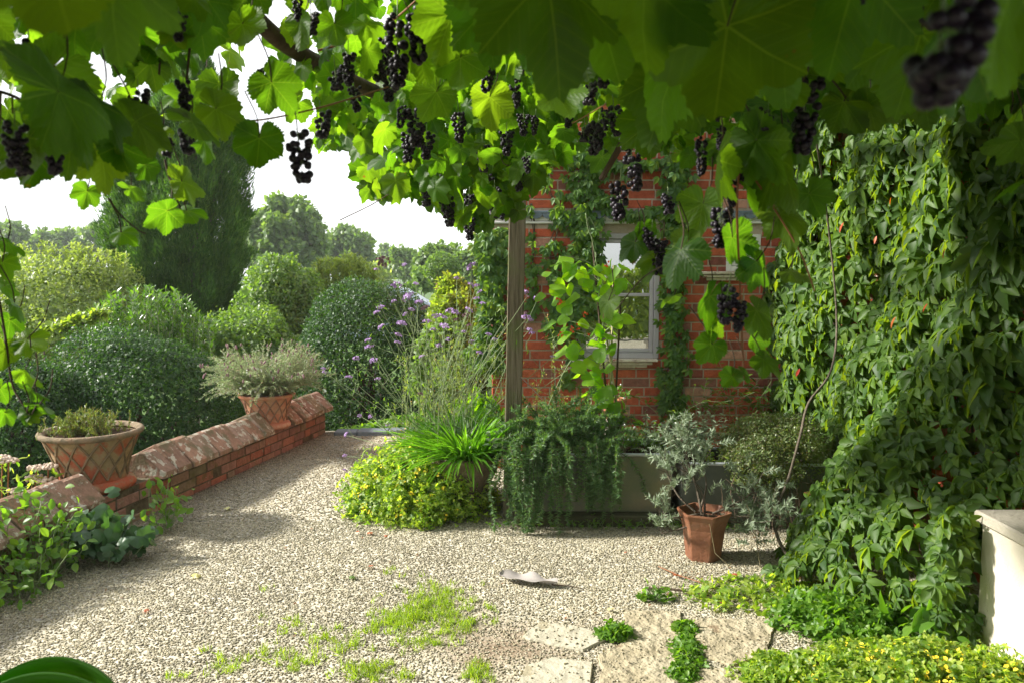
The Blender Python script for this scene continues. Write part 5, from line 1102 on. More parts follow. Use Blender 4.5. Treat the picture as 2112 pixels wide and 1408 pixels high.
pts = [P(x, y, Y) for x, y, Y in ((0, 1060, 4.0), (40, 1050, 4.1), (90, 1080, 4.1), (20, 1110, 3.9), (70, 1120, 4.0), (120, 1120, 4.1), (10, 1160, 3.8), (60, 1170, 3.9), (110, 1150, 4.0), (0, 1200, 3.7), (50, 1200, 3.75), (-40, 1150, 3.7), (-40, 1080, 3.9), (140, 1090, 4.2), (90, 1040, 4.3))]
leafy('honeysuckle', 'trailing round leafed honeysuckle over the near end of the low wall', pts, M['weed'], .048, LFR, 320, 520, .055, cat='climber')
rg = RES(321); pts = [P(x, y, Y) for x, y, Y in ((180, 1085, 4.35), (215, 1070, 4.45), (250, 1095, 4.4), (200, 1110, 4.25), (240, 1120, 4.25), (280, 1105, 4.35), (165, 1110, 4.2))]
IVY = [grape_leaf(20, .2, .03, s) for s in (3, 4)]
leafy('ground_ivy', 'dark blue green lobed leaves at the wall foot below the near urn', pts, leaf_mat('dark_ivy_leaf', [(.028, .07, .026), (.04, .10, .032)], tf=.2, rough=.4), .062, IVY, 322, 110, .045, out=(.5, -.6, .9))
pts = [P(x, y, Y) for x, y, Y in ((335, 1010, 4.95), (350, 1035, 4.85), (320, 1050, 4.8), (300, 1065, 4.7), (350, 1060, 4.8), (365, 1030, 4.95))]
leafy('wall_foot_seedling', 'fresh green seedling clump at the wall foot right of the near urn', pts, M['weed'], .052, LFR, 323, 80, .045, out=(.4, -.5, .9))
# pale pink sedum behind the wall
rg = RES(325); t = plant('sedum', 'pale pink flat flower heads rising behind the near end of the wall', 'flowering plant', (-2.95, 4.6, -1.0)); st = []; pp = []
for (x, y) in ((18, 950), (75, 965), (100, 962), (68, 985), (5, 945), (35, 1010), (95, 990)):
    h = P(x, y, 4.75); st.append(tube(catmull([(h[0] - .05, h[1] + .05, -1.0), (h[0] - .02, h[1], .1), h], 4), .005, 5)); a = rg.uniform(0, 6.28, 40); r_ = np.sqrt(rg.uniform(0, 1, 40)) * .05; pp.append(h + np.column_stack([np.cos(a) * r_, np.sin(a) * r_, .015 - r_ * .3 + rg.normal(0, .004, 40)]))
pp = np.vstack(pp); part('flowers', [inst(ICO1, pp, frames(rg.normal(0, 1, pp.shape), rg.normal(0, 1, pp.shape)), .009)], M['sedum'], t); part('stem', st, M['stem_r'], t)
q = pp[::3] + np.array([0, 0, -.06]) + rg.normal(0, .05, pp[::3].shape); part('foliage', [inst(LFL, q, frames(rg.normal(0, 1, q.shape), rg.normal(0, .4, q.shape) + np.array([0, 0, 1])), .06)], M['cory'], t)
# hosta leaf bottom left
def hosta():
    t = plant('hosta', 'big ribbed hosta leaf in the bottom left corner', 'plant', (-.95, 1.05, 0)); lv = []; st = []
    for (cx_, cy_, Y, L, W, an, tilt) in ((60, 1470, 1.35, .30, .30, 75, .0),):
        pass
    def hleaf(base, tipd, nor, L, W):
        nu, nv = 22, 45; u = np.linspace(0, 1, nu); v = np.linspace(-1, 1, nv); U_, V_ = np.meshgrid(u, v, indexing='ij')
        prof = np.sin(PI * np.clip(U_, 0, 1) ** .8) ** .75 * (1 - .1 * U_); x = V_ * prof * W / 2; y = U_ * L
        z = -.16 * L * (U_ ** 2) - .35 * (x ** 2) / W + .016 * np.cos(V_ * PI * 7) * np.minimum(1, prof * 1.5)
        V = np.stack([x, y, z], -1).reshape(-1, 3); i, j = np.meshgrid(np.arange(nu - 1), np.arange(nv - 1), indexing='ij'); Fa = np.stack([i * nv + j, i * nv + j + 1, (i + 1) * nv + j + 1, (i + 1) * nv + j], -1).reshape(-1, 4)
        return inst((V, Fa, None), np.array([base]), frames(np.array([tipd], float), np.array([nor], float)), np.array([1.0]))
    b1 = P(-70, 1475, 1.30); lv.append(hleaf(b1, (.98, .10, -.02), (-.12, -.55, .85), .27, .27))
    b2 = P(-60, 1560, 1.15); lv.append(hleaf(b2, (-.3, -.5, .1), (0, .1, 1), .26, .2))
    for b in (b1, b2): st.append(tube(catmull([(-.95, 1.0, 0), (-.97, 1.05, .5), b], 5), .006, 6))
    part('foliage', lv, M['hosta'], t); part('stem', st, M['stem_g'], t)
hosta()
# ------------------------------------------------------------------ grass in the gravel
rg = RES(330); pos = []
for (x, y, rx, ry, n) in ((860, 1265, 70, 28, 900), (905, 1235, 50, 22, 500), (800, 1290, 60, 22, 600), (930, 1290, 45, 20, 350), (985, 1385, 25, 22, 240), (760, 1385, 55, 22, 420), (850, 1330, 60, 16, 260), (600, 1290, 45, 18, 170), (590, 1360, 70, 20, 420), (480, 1370, 60, 22, 140), (400, 1395, 60, 15, 80), (700, 1330, 50, 15, 150), (545, 1215, 16, 8, 60), (900, 1210, 60, 8, 80), (1000, 1270, 30, 14, 110), (640, 1310, 60, 10, 120), (960, 1250, 20, 14, 90), (340, 1395, 50, 14, 40), (820, 1180, 40, 12, 45)):
    c = np.array([G(a, b)[:2] for a, b in zip(rg.normal(x, rx * .6, n), rg.normal(y, ry * .6, n))]); pos.append(np.column_stack([c, np.full(n, .003)]))
pos = np.vstack(pos); pos = pos[rg.uniform(0, 1, len(pos)) < .10]; rep = rg.integers(6, 26, len(pos)); pos = np.repeat(pos, rep, 0); pos = pos + rg.normal(0, .011, pos.shape) * np.array([1, 1, 0]); n = len(pos)
GB = (np.array([[-.05, 0, 0], [.05, 0, 0], [.03, .6, -.08], [-.03, .6, -.08], [0, 1, -.25]]), np.array([[0, 1, 2], [0, 2, 3], [3, 2, 4]]), None)
solo('gravel_grass', [inst(GB, pos, frames(rg.normal(0, .5, (n, 3)) + np.array([0, 0, 1]), rg.normal(0, 1, (n, 3)) + np.array([0, -.5, 0])), rg.uniform(.012, .042, n))], M['grass'], kind='stuff', label='short bright grass tufts growing through the gravel')
rg = RES(335); n = 900; x = np.concatenate([rg.normal(1.45, .35, 500), rg.uniform(-2.2, 1.6, 400)]); y = np.concatenate([rg.normal(4.35, .35, 500), rg.uniform(2.9, 7.0, 400)]); keep = (x > WALLX(y) + .05); x, y = x[keep], y[keep]; n = len(x)
solo('leaf_litter', [inst(LFR, np.column_stack([x, y, np.full(n, .014)]), frames(rg.normal(0, 1, (n, 3)) * np.array([1, 1, .15]), rg.normal(0, .25, (n, 3)) + np.array([0, 0, 1])), rg.uniform(.006, .020, n))], leaf_mat('litter', [(.10, .06, .03), (.16, .09, .04), (.08, .09, .03), (.20, .15, .07), (.22, .07, .03)], tmul=(1, 1, 1), tf=.1), kind='stuff', label='scattered crumbs of brown leaf litter on the gravel')
# ------------------------------------------------------------------ fallen things
rg = RES(340); g0 = G(1030, 1195); g1 = G(1150, 1212); g2 = G(1205, 1218)
nu, nv = 26, 11; u = np.linspace(0, 1, nu); v = np.linspace(-1, 1, nv); U_, V_ = np.meshgrid(u, v, indexing='ij'); d = g1 - g0; d /= 1; nn = np.array([-d[1], d[0], 0]); nn /= np.linalg.norm(nn)
w_ = .050 * np.sin(PI * U_ ** .75) ** .8 + .004; zz = .020 + .016 * np.abs(V_) * np.sin(U_ * 7 + V_) ** 2 + .004 * np.sin(U_ * 14) + .010 * np.abs(V_)
V = g0 + U_[..., None] * d + (V_ * w_)[..., None] * nn; V[..., 2] = zz; i, j = np.meshgrid(np.arange(nu - 1), np.arange(nv - 1), indexing='ij')
t = plant('dead_leaf', 'curled grey dead leaf with its dark stalk lying on the gravel', 'leaf', tuple(g0)); part('blade', [(V.reshape(-1, 3), np.stack([i * nv + j, (i + 1) * nv + j, (i + 1) * nv + j + 1, i * nv + j + 1], -1).reshape(-1, 4), None)], M['dead'], t)
part('stalk', [tube([g1 + np.array([-.03, 0, .02]), (g1 + g2) / 2 + np.array([0, 0, .018]), g2 + np.array([0, 0, .01])], [.005, .003, .002], 5)], M['bark'], t)
solo('fallen_twig', [tube(catmull([G(1335, 1218) + np.array([0, 0, .014]), G(1400, 1224) + np.array([0, 0, .02]), G(1490, 1238) + np.array([0, 0, .012])], 4), [.006] * 5 + [.003] * 4, 6)], M['bark'], 'dark twig lying on the gravel above the slabs', 'twig')
solo('red_stalk', [tube(catmull([G(1358, 1172) + np.array([0, 0, .013]), G(1400, 1192) + np.array([0, 0, .018]), G(1455, 1208) + np.array([0, 0, .012])], 4), .003, 5)] + [tube([G(1380 + 12 * k, 1182 + 4 * k) + np.array([0, 0, .013]), G(1385 + 12 * k + 8, 1178 + 4 * k + rg.normal(0, 8)) + np.array([0, 0, .015])], .0015, 3) for k in range(6)], M['stem_r'], 'fallen red branched stalk on the gravel near the six sided pot', 'stalk')
GL = [grape_leaf(20, .5, .08, s) for s in (7, 8)]
for k, (x, y, s_, mt, lb) in enumerate(((405, 1190, .035, 'fallen_y', 'pale yellow fallen leaf in the middle of the left gravel'), (470, 1052, .030, 'fallen_y', 'olive fallen leaf on the gravel near the low wall'), (300, 1265, .020, 'fallen_r', 'lone dark red fallen leaf on the near left gravel'), (240, 1135, .022, 'fallen_r', 'red fallen leaf under the dark ground ivy'), (765, 1103, .026, 'fallen_r', 'orange red fallen leaf at the front edge of the corydalis mound'), (738, 1101, .016, 'fallen_r', 'tiny red fallen leaf left of the orange one by the corydalis'), (795, 1110, .018, 'fallen_r', 'brown red fallen leaf right of the orange one by the corydalis'), (1395, 1192, .026, 'fallen_r', 'rust red leaf beside the fallen red stalk'), (1518, 1190, .024, 'fallen_r', 'rust red leaf right of the six sided pot'), (1290, 1145, .012, 'fallen_r', 'tiny red leaf on the gravel below the rosemary'), (725, 1195, .028, 'bushB', 'small green rosette leaf on the bare gravel'), (765, 1173, .018, 'fallen_r', 'small brown leaf beyond the green rosette'), (535, 950, .014, 'fallen_r', 'tiny dark leaf halfway along the wall foot'), (1260, 1262, .022, 'fallen_y', 'cream leaf lying above the pale half buried slab'))):
    g = G(x, y); a = rg.uniform(0, 6.28); A = inst(GL[k % 2], np.array([g + np.array([0, 0, .022])]), frames(np.array([[math.cos(a), math.sin(a), .1]]), np.array([[rg.normal(0, .2), rg.normal(0, .2), 1]])), np.array([s_]))
    solo('fallen_leaf', [A], M[mt], lb, 'leaf', 'fallen leaves on the gravel')
# ------------------------------------------------------------------ grape vine canopy
def grape_vine():
    rg = RES(400)
    t = plant('grape_vine', 'old grape vine roofing the whole foreground with lobed leaves and black grapes', 'vine', (1.75, 4.35, 0))
    HI = [grape_leaf(90, c, w, s, l) for s, (c, w, l) in enumerate(((.22, .03, 1), (.35, .04, .6), (.15, .05, 1), (.45, .03, .3), (.3, .06, .8)))]
    MD = [grape_leaf(46, c, w, 10 + s, l) for s, (c, w, l) in enumerate(((.25, .03, 1), (.4, .05, .5), (.15, .04, 1), (.5, .05, .6)))]
    LO = [grape_leaf(22, .3, .04, 20 + s) for s in range(3)]
    chunks = []; petioles = []
    def add(tpls, pos, tip, nor, s): chunks.extend(place_leaves(tpls, pos, tip, nor, s, rg))
    # -- individually seen leaves: px,py of the stalk joint, length px, distance, tip angle (0 = straight down, + = to the right), tilt
    hero = [(1500, 55, 285, .98, -4, .25), (1395, 130, 215, 1.25, -28, .5), (1330, -40, 260, .95, -5, .3), (1130, -50, 280, 1.0, 5, .3), (1230, -10, 220, 1.1, 12, .4), (1045, -60, 200, 1.1, -20, .4), (1770, -60, 260, .95, -10, .4), (1900, 70, 190, 1.15, -15, .3), (2000, 30, 260, .72, -35, .3), (2090, -30, 330, .62, -30, .3),
            (90, -120, 330, .60, 20, .3), (230, -70, 240, .8, -8, .3), (120, 190, 215, 1.05, 75, .4), (110, 140, 150, 1.2, -40, .5), (80, 330, 100, 1.3, -15, .4), (60, 285, 145, 1.2, 20, .4), (145, 285, 130, 1.25, -10, .4), (210, 320, 120, 1.3, 5, .35), (245, 300, 110, 1.3, 12, .4), (205, 215, 140, 1.2, 70, .5), (280, 250, 130, 1.25, 75, .5), (395, 250, 120, 1.3, 85, .7), (445, 225, 115, 1.35, 60, .6), (535, 285, 105, 1.35, 2, .25),
            (375, 375, 95, 1.7, 75, .45), (345, 435, 80, 1.7, -65, .5), (385, 435, 60, 1.75, 100, .5), (250, 480, 55, 1.7, 60, .5), (270, 390, 60, 1.75, 85, .6), (180, 395, 60, 1.7, -30, .5), (300, 340, 60, 1.8, 20, .5), (420, 290, 80, 1.8, 50, .5), (330, 280, 60, 1.8, 0, .5),
            (560, 170, 110, 1.5, 35, .5), (620, 40, 100, 1.6, 40, .6), (690, 50, 80, 1.7, 10, .4), (500, 50, 100, 1.5, 20, .5), (330, 80, 90, 1.6, -30, .5), (250, 115, 80, 1.6, 30, .5), (390, 110, 80, 1.7, 60, .5), (175, 60, 60, 1.5, -10, .4), (310, 130, 95, 1.6, -50, .5), (345, 95, 80, 1.7, 50, .6),
            (1000, 20, 170, 1.4, 10, .4), (930, 30, 150, 1.5, -20, .4), (860, 90, 120, 1.7, 10, .4), (950, 120, 120, 1.7, -5, .3), (1190, 90, 150, 1.5, 20, .4), (1090, 40, 150, 1.5, -5, .3), (1150, 190, 110, 1.9, 15, .5), (1010, 200, 100, 2.0, 0, .4), (900, 190, 95, 2.1, -20, .5), (1280, 120, 120, 1.6, 10, .4),
            (1390, 160, 200, 1.5, -25, .35), (1340, 250, 130, 1.7, 10, .4), (1600, 60, 200, 1.2, 15, .4), (1680, 80, 150, 1.4, 30, .4), (1700, 130, 110, 1.5, 60, .7), (1810, 90, 150, 1.3, -30, .4), (1850, 170, 130, 1.4, 70, .5), (1740, 210, 110, 1.5, 35, .3), (1790, 215, 105, 1.5, 70, .6), (1640, 190, 65, 1.3, -15, .3), (1900, 180, 120, 1.4, 10, .4), (2010, 180, 120, 1.4, -20, .5), (2060, 110, 130, 1.3, 0, .4), (2110, 220, 130, 1.4, -60, .6), (2105, 290, 110, 1.3, -80, .7), (2110, 370, 100, 1.3, -70, .6), (1980, 130, 150, 1.3, -40, .4), (2080, 250, 90, 1.5, 20, .4),
            (1480, 330, 150, 1.4, -20, .5), (1560, 290, 160, 1.4, 25, .5), (1600, 330, 170, 1.45, 35, .6), (1640, 270, 130, 1.5, 30, .4), (1540, 360, 120, 1.5, 0, .4), (1610, 440, 120, 1.5, 40, .6), (1450, 420, 110, 1.6, -5, .3), (1510, 490, 110, 1.5, 15, .4), (1405, 515, 120, 1.5, -25, .45), (1420, 500, 90, 1.6, 5, .4), (1560, 540, 105, 1.5, 55, .6), (1630, 560, 70, 1.6, 70, .6), (1465, 610, 110, 1.5, -12, .35), (1475, 660, 75, 1.5, -25, .3), (1470, 710, 70, 1.5, -35, .45), (1560, 640, 95, 1.5, 30, .5), (1555, 700, 75, 1.55, 25, .4), (1575, 740, 70, 1.5, 50, .4), (1510, 775, 50, 1.5, -40, .4), (1530, 765, 40, 1.5, 40, .5), (1670, 400, 90, 1.6, 30, .4), (1350, 530, 80, 1.9, -30, .5), (1310, 500, 75, 1.9, -50, .5), (1330, 470, 50, 1.9, 10, .5), (1390, 610, 50, 1.9, -70, .6), (1255, 620, 70, 2.0, -40, .6),
            (15, 500, 60, 1.6, 60, .7), (5, 540, 60, 1.6, 30, .6), (30, 625, 75, 1.6, 60, .5), (20, 660, 60, 1.65, -20, .5), (55, 700, 75, 1.6, 75, .55), (10, 720, 70, 1.6, 10, .5), (50, 765, 70, 1.6, 60, .5), (0, 800, 60, 1.6, -30, .5), (65, 805, 75, 1.55, 75, .5), (80, 835, 65, 1.55, 85, .6), (55, 850, 45, 1.55, -10, .4), (65, 855, 35, 1.55, 50, .4), (10, 850, 50, 1.6, -40, .6), (10, 590, 55, 1.65, 0, .5)]
    hp, ht, hn, hs = [], [], [], []
    for (x, y, L, Y, an, tl) in hero:
        L *= 1.0; p = P(x, y, Y); a = R(an + rg.normal(0, 4)); s = L * Y / F_PX
        ti = np.array([math.sin(a), .25 * tl * 2 * rg.choice([-1, 1]) , -math.cos(a)]); ti = nrm(ti)
        no = np.array([rg.normal(-.15, .25) if not (x > 1380 and y > 230) else rg.choice([-1, -1, 1]) * rg.uniform(.5, 1.5), rg.choice([1, 1, -1]) * (1 - tl * .6), tl + .25]); hp.append(p); ht.append(ti); hn.append(no); hs.append(s)
        pe = p + np.array([rg.normal(0, .02), rg.normal(0, .03), .05 + .35 * s]); petioles.append(tube(catmull([p, (p + pe) / 2 + np.array([.008, 0, -.004]), pe], 3), .0013, 4))
    hs = np.array(hs) * np.where(np.array([h_[3] for h_ in hero]) > 1.2, .68, .80)
    add(HI, np.array(hp), np.array(ht), np.array(hn), hs)
    # -- curtain of leaves along the near and far canopy edge
    bx = [0, 60, 150, 220, 280, 340, 450, 540, 600, 650, 700, 760, 870, 930, 1000, 1080, 1130, 1200, 1260, 1330, 1400, 1520, 1640, 1700, 1800, 1900, 2112]
    def fill(n, x0, x1, yb, Y0, Y1, Lm, y0=-60, tpls=MD, holes=(), pw=1.0):
        k = 0; pp = []
        while k < n:
            x = rg.uniform(x0, x1); b = np.interp(x, bx, yb); u = rg.uniform(0, 1) ** pw; y = y0 + (b - y0) * u
            if any(((x - hx) / hw) ** 2 + ((y - hy) / hh) ** 2 < 1 for hx, hy, hw, hh in holes): continue
            Y = Y0 + (Y1 - Y0) * np.clip(.25 + .75 * u + rg.normal(0, .18), 0, 1); pp.append(P(x, y, Y)); k += 1
        pp = np.array(pp); a = rg.normal(0, .75, n)
        tip = np.column_stack([np.sin(a), rg.normal(0, .45, n), -np.cos(a) * .9]); nor = np.column_stack([rg.normal(-.25, .65, n), rg.choice([1, 1, -1], n) * rg.uniform(.2, 1, n), rg.uniform(.3, 1.1, n)])
        add(tpls, pp, tip, nor, Lm * rg.uniform(.6, 1.3, n))
        return pp
    HL = [(510, 140, 55, 55), (540, 225, 60, 50), (225, 95, 36, 44), (330, 200, 30, 40), (60, 60, 30, 30), (20, 400, 60, 60), (70, 225, 40, 20), (180, 295, 45, 30), (520, 350, 70, 40), (600, 20, 20, 20), (690, 340, 60, 40), (640, 60, 20, 15), (440, 150, 20, 30)]
    yb1 = [250, 270, 290, 290, 260, 260, 250, 260, 240, 240, 250] + [260] * 16
    fill(120, -60, 760, yb1, 1.6, 2.4, .062, holes=HL)
    yb2 = [200, 220, 240, 240, 220, 230, 230, 270, 260, 300, 330, 400, 395, 440, 445, 400, 340, 290, 300, 300, 320, 330, 300, 260, 220, 200, 200]
    fill(720, 660, 1180, yb2, 3.0, 4.4, .076, y0=60, holes=HL, pw=.75)
    fill(520, 780, 1700, yb2, 2.1, 3.2, .064, y0=-60)
    fill(80, 1100, 1480, [0] * 16 + [240, 300, 350, 330, 300] + [300] * 6, 2.6, 3.6, .07, y0=60)
    fill(240, 1500, 2160, yb2, 1.6, 2.6, .075, y0=-80)
    fill(60, 920, 1080, [0] * 13 + [450, 475, 440] + [440] * 11, 3.8, 4.4, .07, y0=340)
    fill(170, 1050, 2160, [135] * 27, 1.15, 1.8, .068, y0=-160)
    fill(55, -60, 430, [120] * 27, 1.05, 1.6, .062, y0=-150)
    # -- roof of leaves over the pergola, its density shaped to throw shade where wanted
    n = 7500; x = rg.uniform(-2.3, 2.5, n); y = rg.uniform(-1.4, 4.9, n); keep = rg.uniform(0, 1, n) < np.where(y < 1.38, 1.0, np.where((x > .55) & (y > 2.2) & (y < 4.0), 1.0, np.where((x > -.5) & (y < 3.4), .12, .012))); x, y = x[keep], y[keep]; n = len(x)
    z = 2.62 + rg.normal(0, .10, n) + .05 * np.sin(x * 4) ; a = rg.uniform(0, 6.28, n)
    add(LO, np.column_stack([x, y, z]), np.column_stack([np.cos(a), np.sin(a), -.4 + rg.normal(0, .2, n)]), np.column_stack([rg.normal(0, .35, n), rg.normal(0, .35, n), np.ones(n)]), rg.uniform(.15, .25, n) * np.where(y > 2.3, .6, 1))
    n = 900; y = rg.uniform(-1.5, 1.4, n); z = rg.uniform(1.25, 2.8, n); z = np.maximum(z, 1.45 + .2 * np.sin(y * 4)); add(LO, np.column_stack([-2.35 + rg.normal(0, .1, n), y, z]), rg.normal(0, .4, (n, 3)) + np.array([0, 0, -1]), rg.normal(0, .4, (n, 3)) + np.array([-1, 0, .4]), rg.uniform(.08, .13, n))  # unseen side curtain of leaves, added to block sun from the left
    n = 1300; x = rg.uniform(-2.4, 1.0, n); z = rg.uniform(1.4, 2.8, n); add(LO, np.column_stack([x, -1.5 + rg.normal(0, .1, n), z]), rg.normal(0, .4, (n, 3)) + np.array([0, 0, -1]), rg.normal(0, .4, (n, 3)) + np.array([0, -1, .4]), rg.uniform(.08, .13, n))  # unseen back curtain of leaves, added to block light from behind the camera
    part('foliage', chunks, M['vine'], t)
    # -- woody arms
    tr = [P(1640, 1160, 4.2) * np.array([1, 1, 0]), P(1605, 1110, 4.3), P(1600, 1060, 4.35), P(1625, 990, 4.4), P(1650, 900, 4.45), P(1668, 830, 4.7), P(1715, 760, 5.0), P(1725, 640, 5.3), P(1700, 400, 5.2), P(1660, 150, 4.6)]
    part('trunk', [tube(catmull(tr, 5), np.linspace(.010, .006, 46), 7)], M['bark2'], t)
    arm = []; arm.append(tube(catmull([P(420, -60, 1.8), P(500, 10, 1.95), P(580, 85, 2.15), (P(690, 150, 2.5)), P(790, 195, 2.9), P(900, 215, 3.4), P(1060, 215, 4.6), P(1300, 180, 4.7), P(1640, 150, 4.2)], 6), np.concatenate([np.linspace(.019, .026, 20), np.linspace(.026, .016, 29)]), 9))
    arm.append(tube(catmull([P(1330, 130, 3.0), P(1310, 230, 3.1), P(1280, 300, 3.2), P(1240, 370, 3.3)], 6), np.linspace(.018, .011, 19), 8))
    arm.append(tube(catmull([P(1855, -20, 1.0), P(1880, 25, 1.0), P(1920, 60, .9)], 5), .003, 5))
    for a_ in arm: part('woody_arm', [a_], M['bark'], t)
    cn = []
    for pl, r_, m_ in (([(-20, 185, 1.2), (30, 200, 1.25), (100, 240, 1.3), (180, 265, 1.3), (215, 265, 1.32)], .0028, 0), ([(372, 258, 1.4), (470, 250, 1.45), (545, 247, 1.5), (650, 225, 1.6), (720, 205, 1.7), (800, 180, 1.9)], .0022, 1), ([(195, 75, 1.6), (240, 55, 1.65), (300, 32, 1.7), (390, 5, 1.7), (440, -20, 1.7)], .0042, 1), ([(340, 330, 1.75), (350, 370, 1.75), (375, 440, 1.75), (378, 450, 1.75)], .0026, 0), ([(226, 410, 1.7), (245, 440, 1.7), (285, 475, 1.7), (300, 482, 1.72)], .0018, 0), ([(655, 105, 2.2), (760, 75, 2.2), (820, 35, 2.1), (870, -10, 2.0)], .0032, 1), ([(700, 455, 3.6), (780, 415, 3.6), (850, 365, 3.6), (900, 330, 3.7)], .0026, 0), ([(1030, 265, 3.6), (1035, 330, 3.6), (1060, 345, 3.6), (1140, 365, 3.6)], .0026, 0), ([(1530, 290, 1.45), (1520, 420, 1.45), (1525, 560, 1.5), (1530, 680, 1.5), (1535, 780, 1.5)], .0024, 1), ([(1530, 330, 1.45), (1590, 420, 1.5), (1650, 520, 1.5), (1680, 600, 1.55)], .0022, 1), ([(1470, 500, 1.5), (1430, 520, 1.55), (1330, 570, 1.8), (1270, 640, 1.9)], .0018, 0), ([(1250, 215, 2.2), (1180, 255, 2.6), (1150, 262, 2.6)], .002, 1), ([(1690, 100, 1.5), (1780, 110, 1.5), (1850, 95, 1.5)], .002, 1), ([(1660, 110, 1.5), (1720, 170, 1.5), (1750, 210, 1.5)], .002, 0), ([(-5, 600, 1.62), (12, 700, 1.6), (25, 790, 1.58), (45, 830, 1.56), (62, 855, 1.55)], .0026, 0), ([(0, 190, 1.3), (-5, 400, 1.5), (-5, 600, 1.62)], .0028, 0), ([(25, 200, 1.25), (26, 235, 1.25)], .0015, 0), ([(103, 240, 1.3), (110, 265, 1.3)], .0015, 0), ([(335, 0, 1.6), (333, 70, 1.6), (328, 155, 1.6)], .003, 0), ([(400, 10, 1.6), (392, 90, 1.6), (385, 170, 1.6)], .003, 0)):
        q = catmull([P(*a) for a in pl], 5); cn.append((q, r_, m_))
    for q, r_, m_ in cn: part('cane', [tube(q, np.linspace(r_, r_ * .7, len(q)), 6)], M['stem_r'] if m_ else M['bark'], t)
    part('leaf_stalks', petioles, M['bark'], t, kind='stuff')
    # -- grape bunches
    tpl = []
    for k in range(4):
        r2 = RES(500 + k); nb = (54, 42, 30, 62)[k]; Ln = (2.4, 2.0, 1.3, 3.0)[k]; u = r2.uniform(0, 1, nb) ** .8; a = r2.uniform(0, 6.28, nb); w = (.62 * (1 - u * .62)) * r2.uniform(.55, 1, nb)
        p = np.column_stack([np.cos(a) * w, np.sin(a) * w, -u * Ln - .1]); s = .165 * r2.uniform(.7, 1.1, nb)
        ber = inst(ICO2, p, frames(r2.normal(0, 1, (nb, 3)), r2.normal(0, 1, (nb, 3))), s)
        st = [tube([(0, 0, .5), (0, 0, 0), (.03, 0, -Ln * .5), (0, 0, -Ln * .9)], [.03, .03, .025, .015], 4)]
        for q in p[::1]: st.append(tube([(0, 0, q[2] + .12), q], .012, 3))
        tpl.append(build_mesh('grape_bunch', [(*ber, 0)] + [(*c_, 1) for c_ in st], [M['grape'], M['stem_g']], True))
    B = [(30, 245, 95, 1.25, 0), (118, 262, 80, 1.3, 1), (60, 88, 60, 1.4, 2), (30, 300, 50, 1.3, 2), (368, 22, 50, 1.6, 1), (378, 160, 62, 1.5, 1), (285, 185, 48, 1.5, 2), (348, 288, 30, 1.7, 2), (388, 265, 42, 1.7, 2), (612, 255, 105, 1.4, 0), (545, 140, 30, 1.8, 2), (570, 155, 22, 1.8, 2), (820, 25, 130, 1.9, 3), (868, 5, 105, 1.9, 0), (800, 70, 70, 2.0, 0), (718, 100, 60, 2.0, 1), (660, 228, 45, 2.2, 2), (690, 135, 40, 2.2, 2), (612, -5, 40, 1.8, 1), (775, 110, 45, 2.3, 2), (832, 215, 42, 2.9, 0), (858, 215, 70, 2.9, 1), (845, 265, 60, 3.0, 0), (880, 270, 50, 3.0, 1), (878, 355, 60, 3.6, 0), (920, 395, 62, 3.7, 0), (900, 355, 35, 3.7, 2), (965, 445, 42, 3.9, 1), (968, 395, 35, 4.0, 1), (1005, 355, 60, 3.8, 3), (1020, 380, 60, 3.9, 0), (1034, 420, 28, 3.9, 1), (1072, 345, 42, 3.6, 1), (1094, 360, 32, 3.6, 1), (995, 290, 55, 3.4, 0), (945, 225, 55, 3.0, 1), (915, 170, 40, 2.6, 1), (1060, 150, 60, 2.2, 3), (1080, 230, 40, 3.0, 1), (1105, 235, 35, 3.0, 1), (1010, 120, 60, 2.1, 0), (1240, 70, 75, 1.9, 0), (1275, 45, 85, 1.9, 3), (1215, 165, 40, 2.4, 2), (1245, 105, 60, 2.1, 1), (1235, 245, 55, 2.9, 1), (1265, 210, 60, 2.9, 0), (1298, 275, 100, 2.7, 3), (1280, 370, 70, 2.9, 1), (1205, 255, 30, 3.2, 2), (1345, 470, 38, 2.2, 2), (1363, 490, 50, 2.2, 1), (1356, 530, 30, 2.2, 2), (1378, 400, 34, 2.6, 2), (1445, 280, 70, 1.8, 3), (1668, 135, 150, 1.6, 3), (1630, 110, 40, 1.8, 2), (1505, 340, 75, 1.7, 3), (1530, 310, 55, 1.7, 1), (1490, 420, 75, 1.8, 1), (1505, 580, 78, 1.6, 0), (1532, 612, 62, 1.6, 1), (1440, 50, 50, 1.8, 1), (1585, 220, 40, 1.6, 2), (1780, -8, 14, 1.0, 2), (730, 175, 45, 2.4, 1), (640, 20, 40, 1.9, 2), (1150, 60, 50, 2.0, 1), (970, 60, 55, 2.0, 1), (1045, 265, 45, 3.2, 1), (1180, 215, 40, 2.9, 1), (1390, 200, 45, 2.4, 1)]
    rb = RES(77)
    for _ in range(22):
        x = rb.uniform(690, 1700); y = np.interp(x, bx, yb2) * rb.uniform(.25, .95); B.append((x, y, rb.uniform(28, 60), rb.uniform(2.2, 3.4) if x < 1250 else rb.uniform(1.8, 2.4), int(rb.integers(0, 4))))
    Lk = (2.4, 2.0, 1.3, 3.0)
    for (x, y, L, Y, k) in B:
        Y *= .86; s = L * Y / F_PX / Lk[k] * 1.1; p = P(x, y, Y); o = bpy.data.objects.new('grape_bunch', tpl[k]); COL.objects.link(o); o.parent = t
        o.location = Vector(p - WL[t.name]); o.scale = (s, s, s); o.rotation_euler = (rg.normal(0, .1), rg.normal(0, .1), rg.uniform(0, 6))
    o = bpy.data.objects.new('grape_bunch', tpl[2]); COL.objects.link(o); o.parent = t; o.location = Vector(P(1945, 10, .50) - WL[t.name]); o.scale = (.046,) * 3; o.rotation_euler = (0, .5, 1); o['label'] = 'big out of focus grapes hanging very near'
grape_vine()
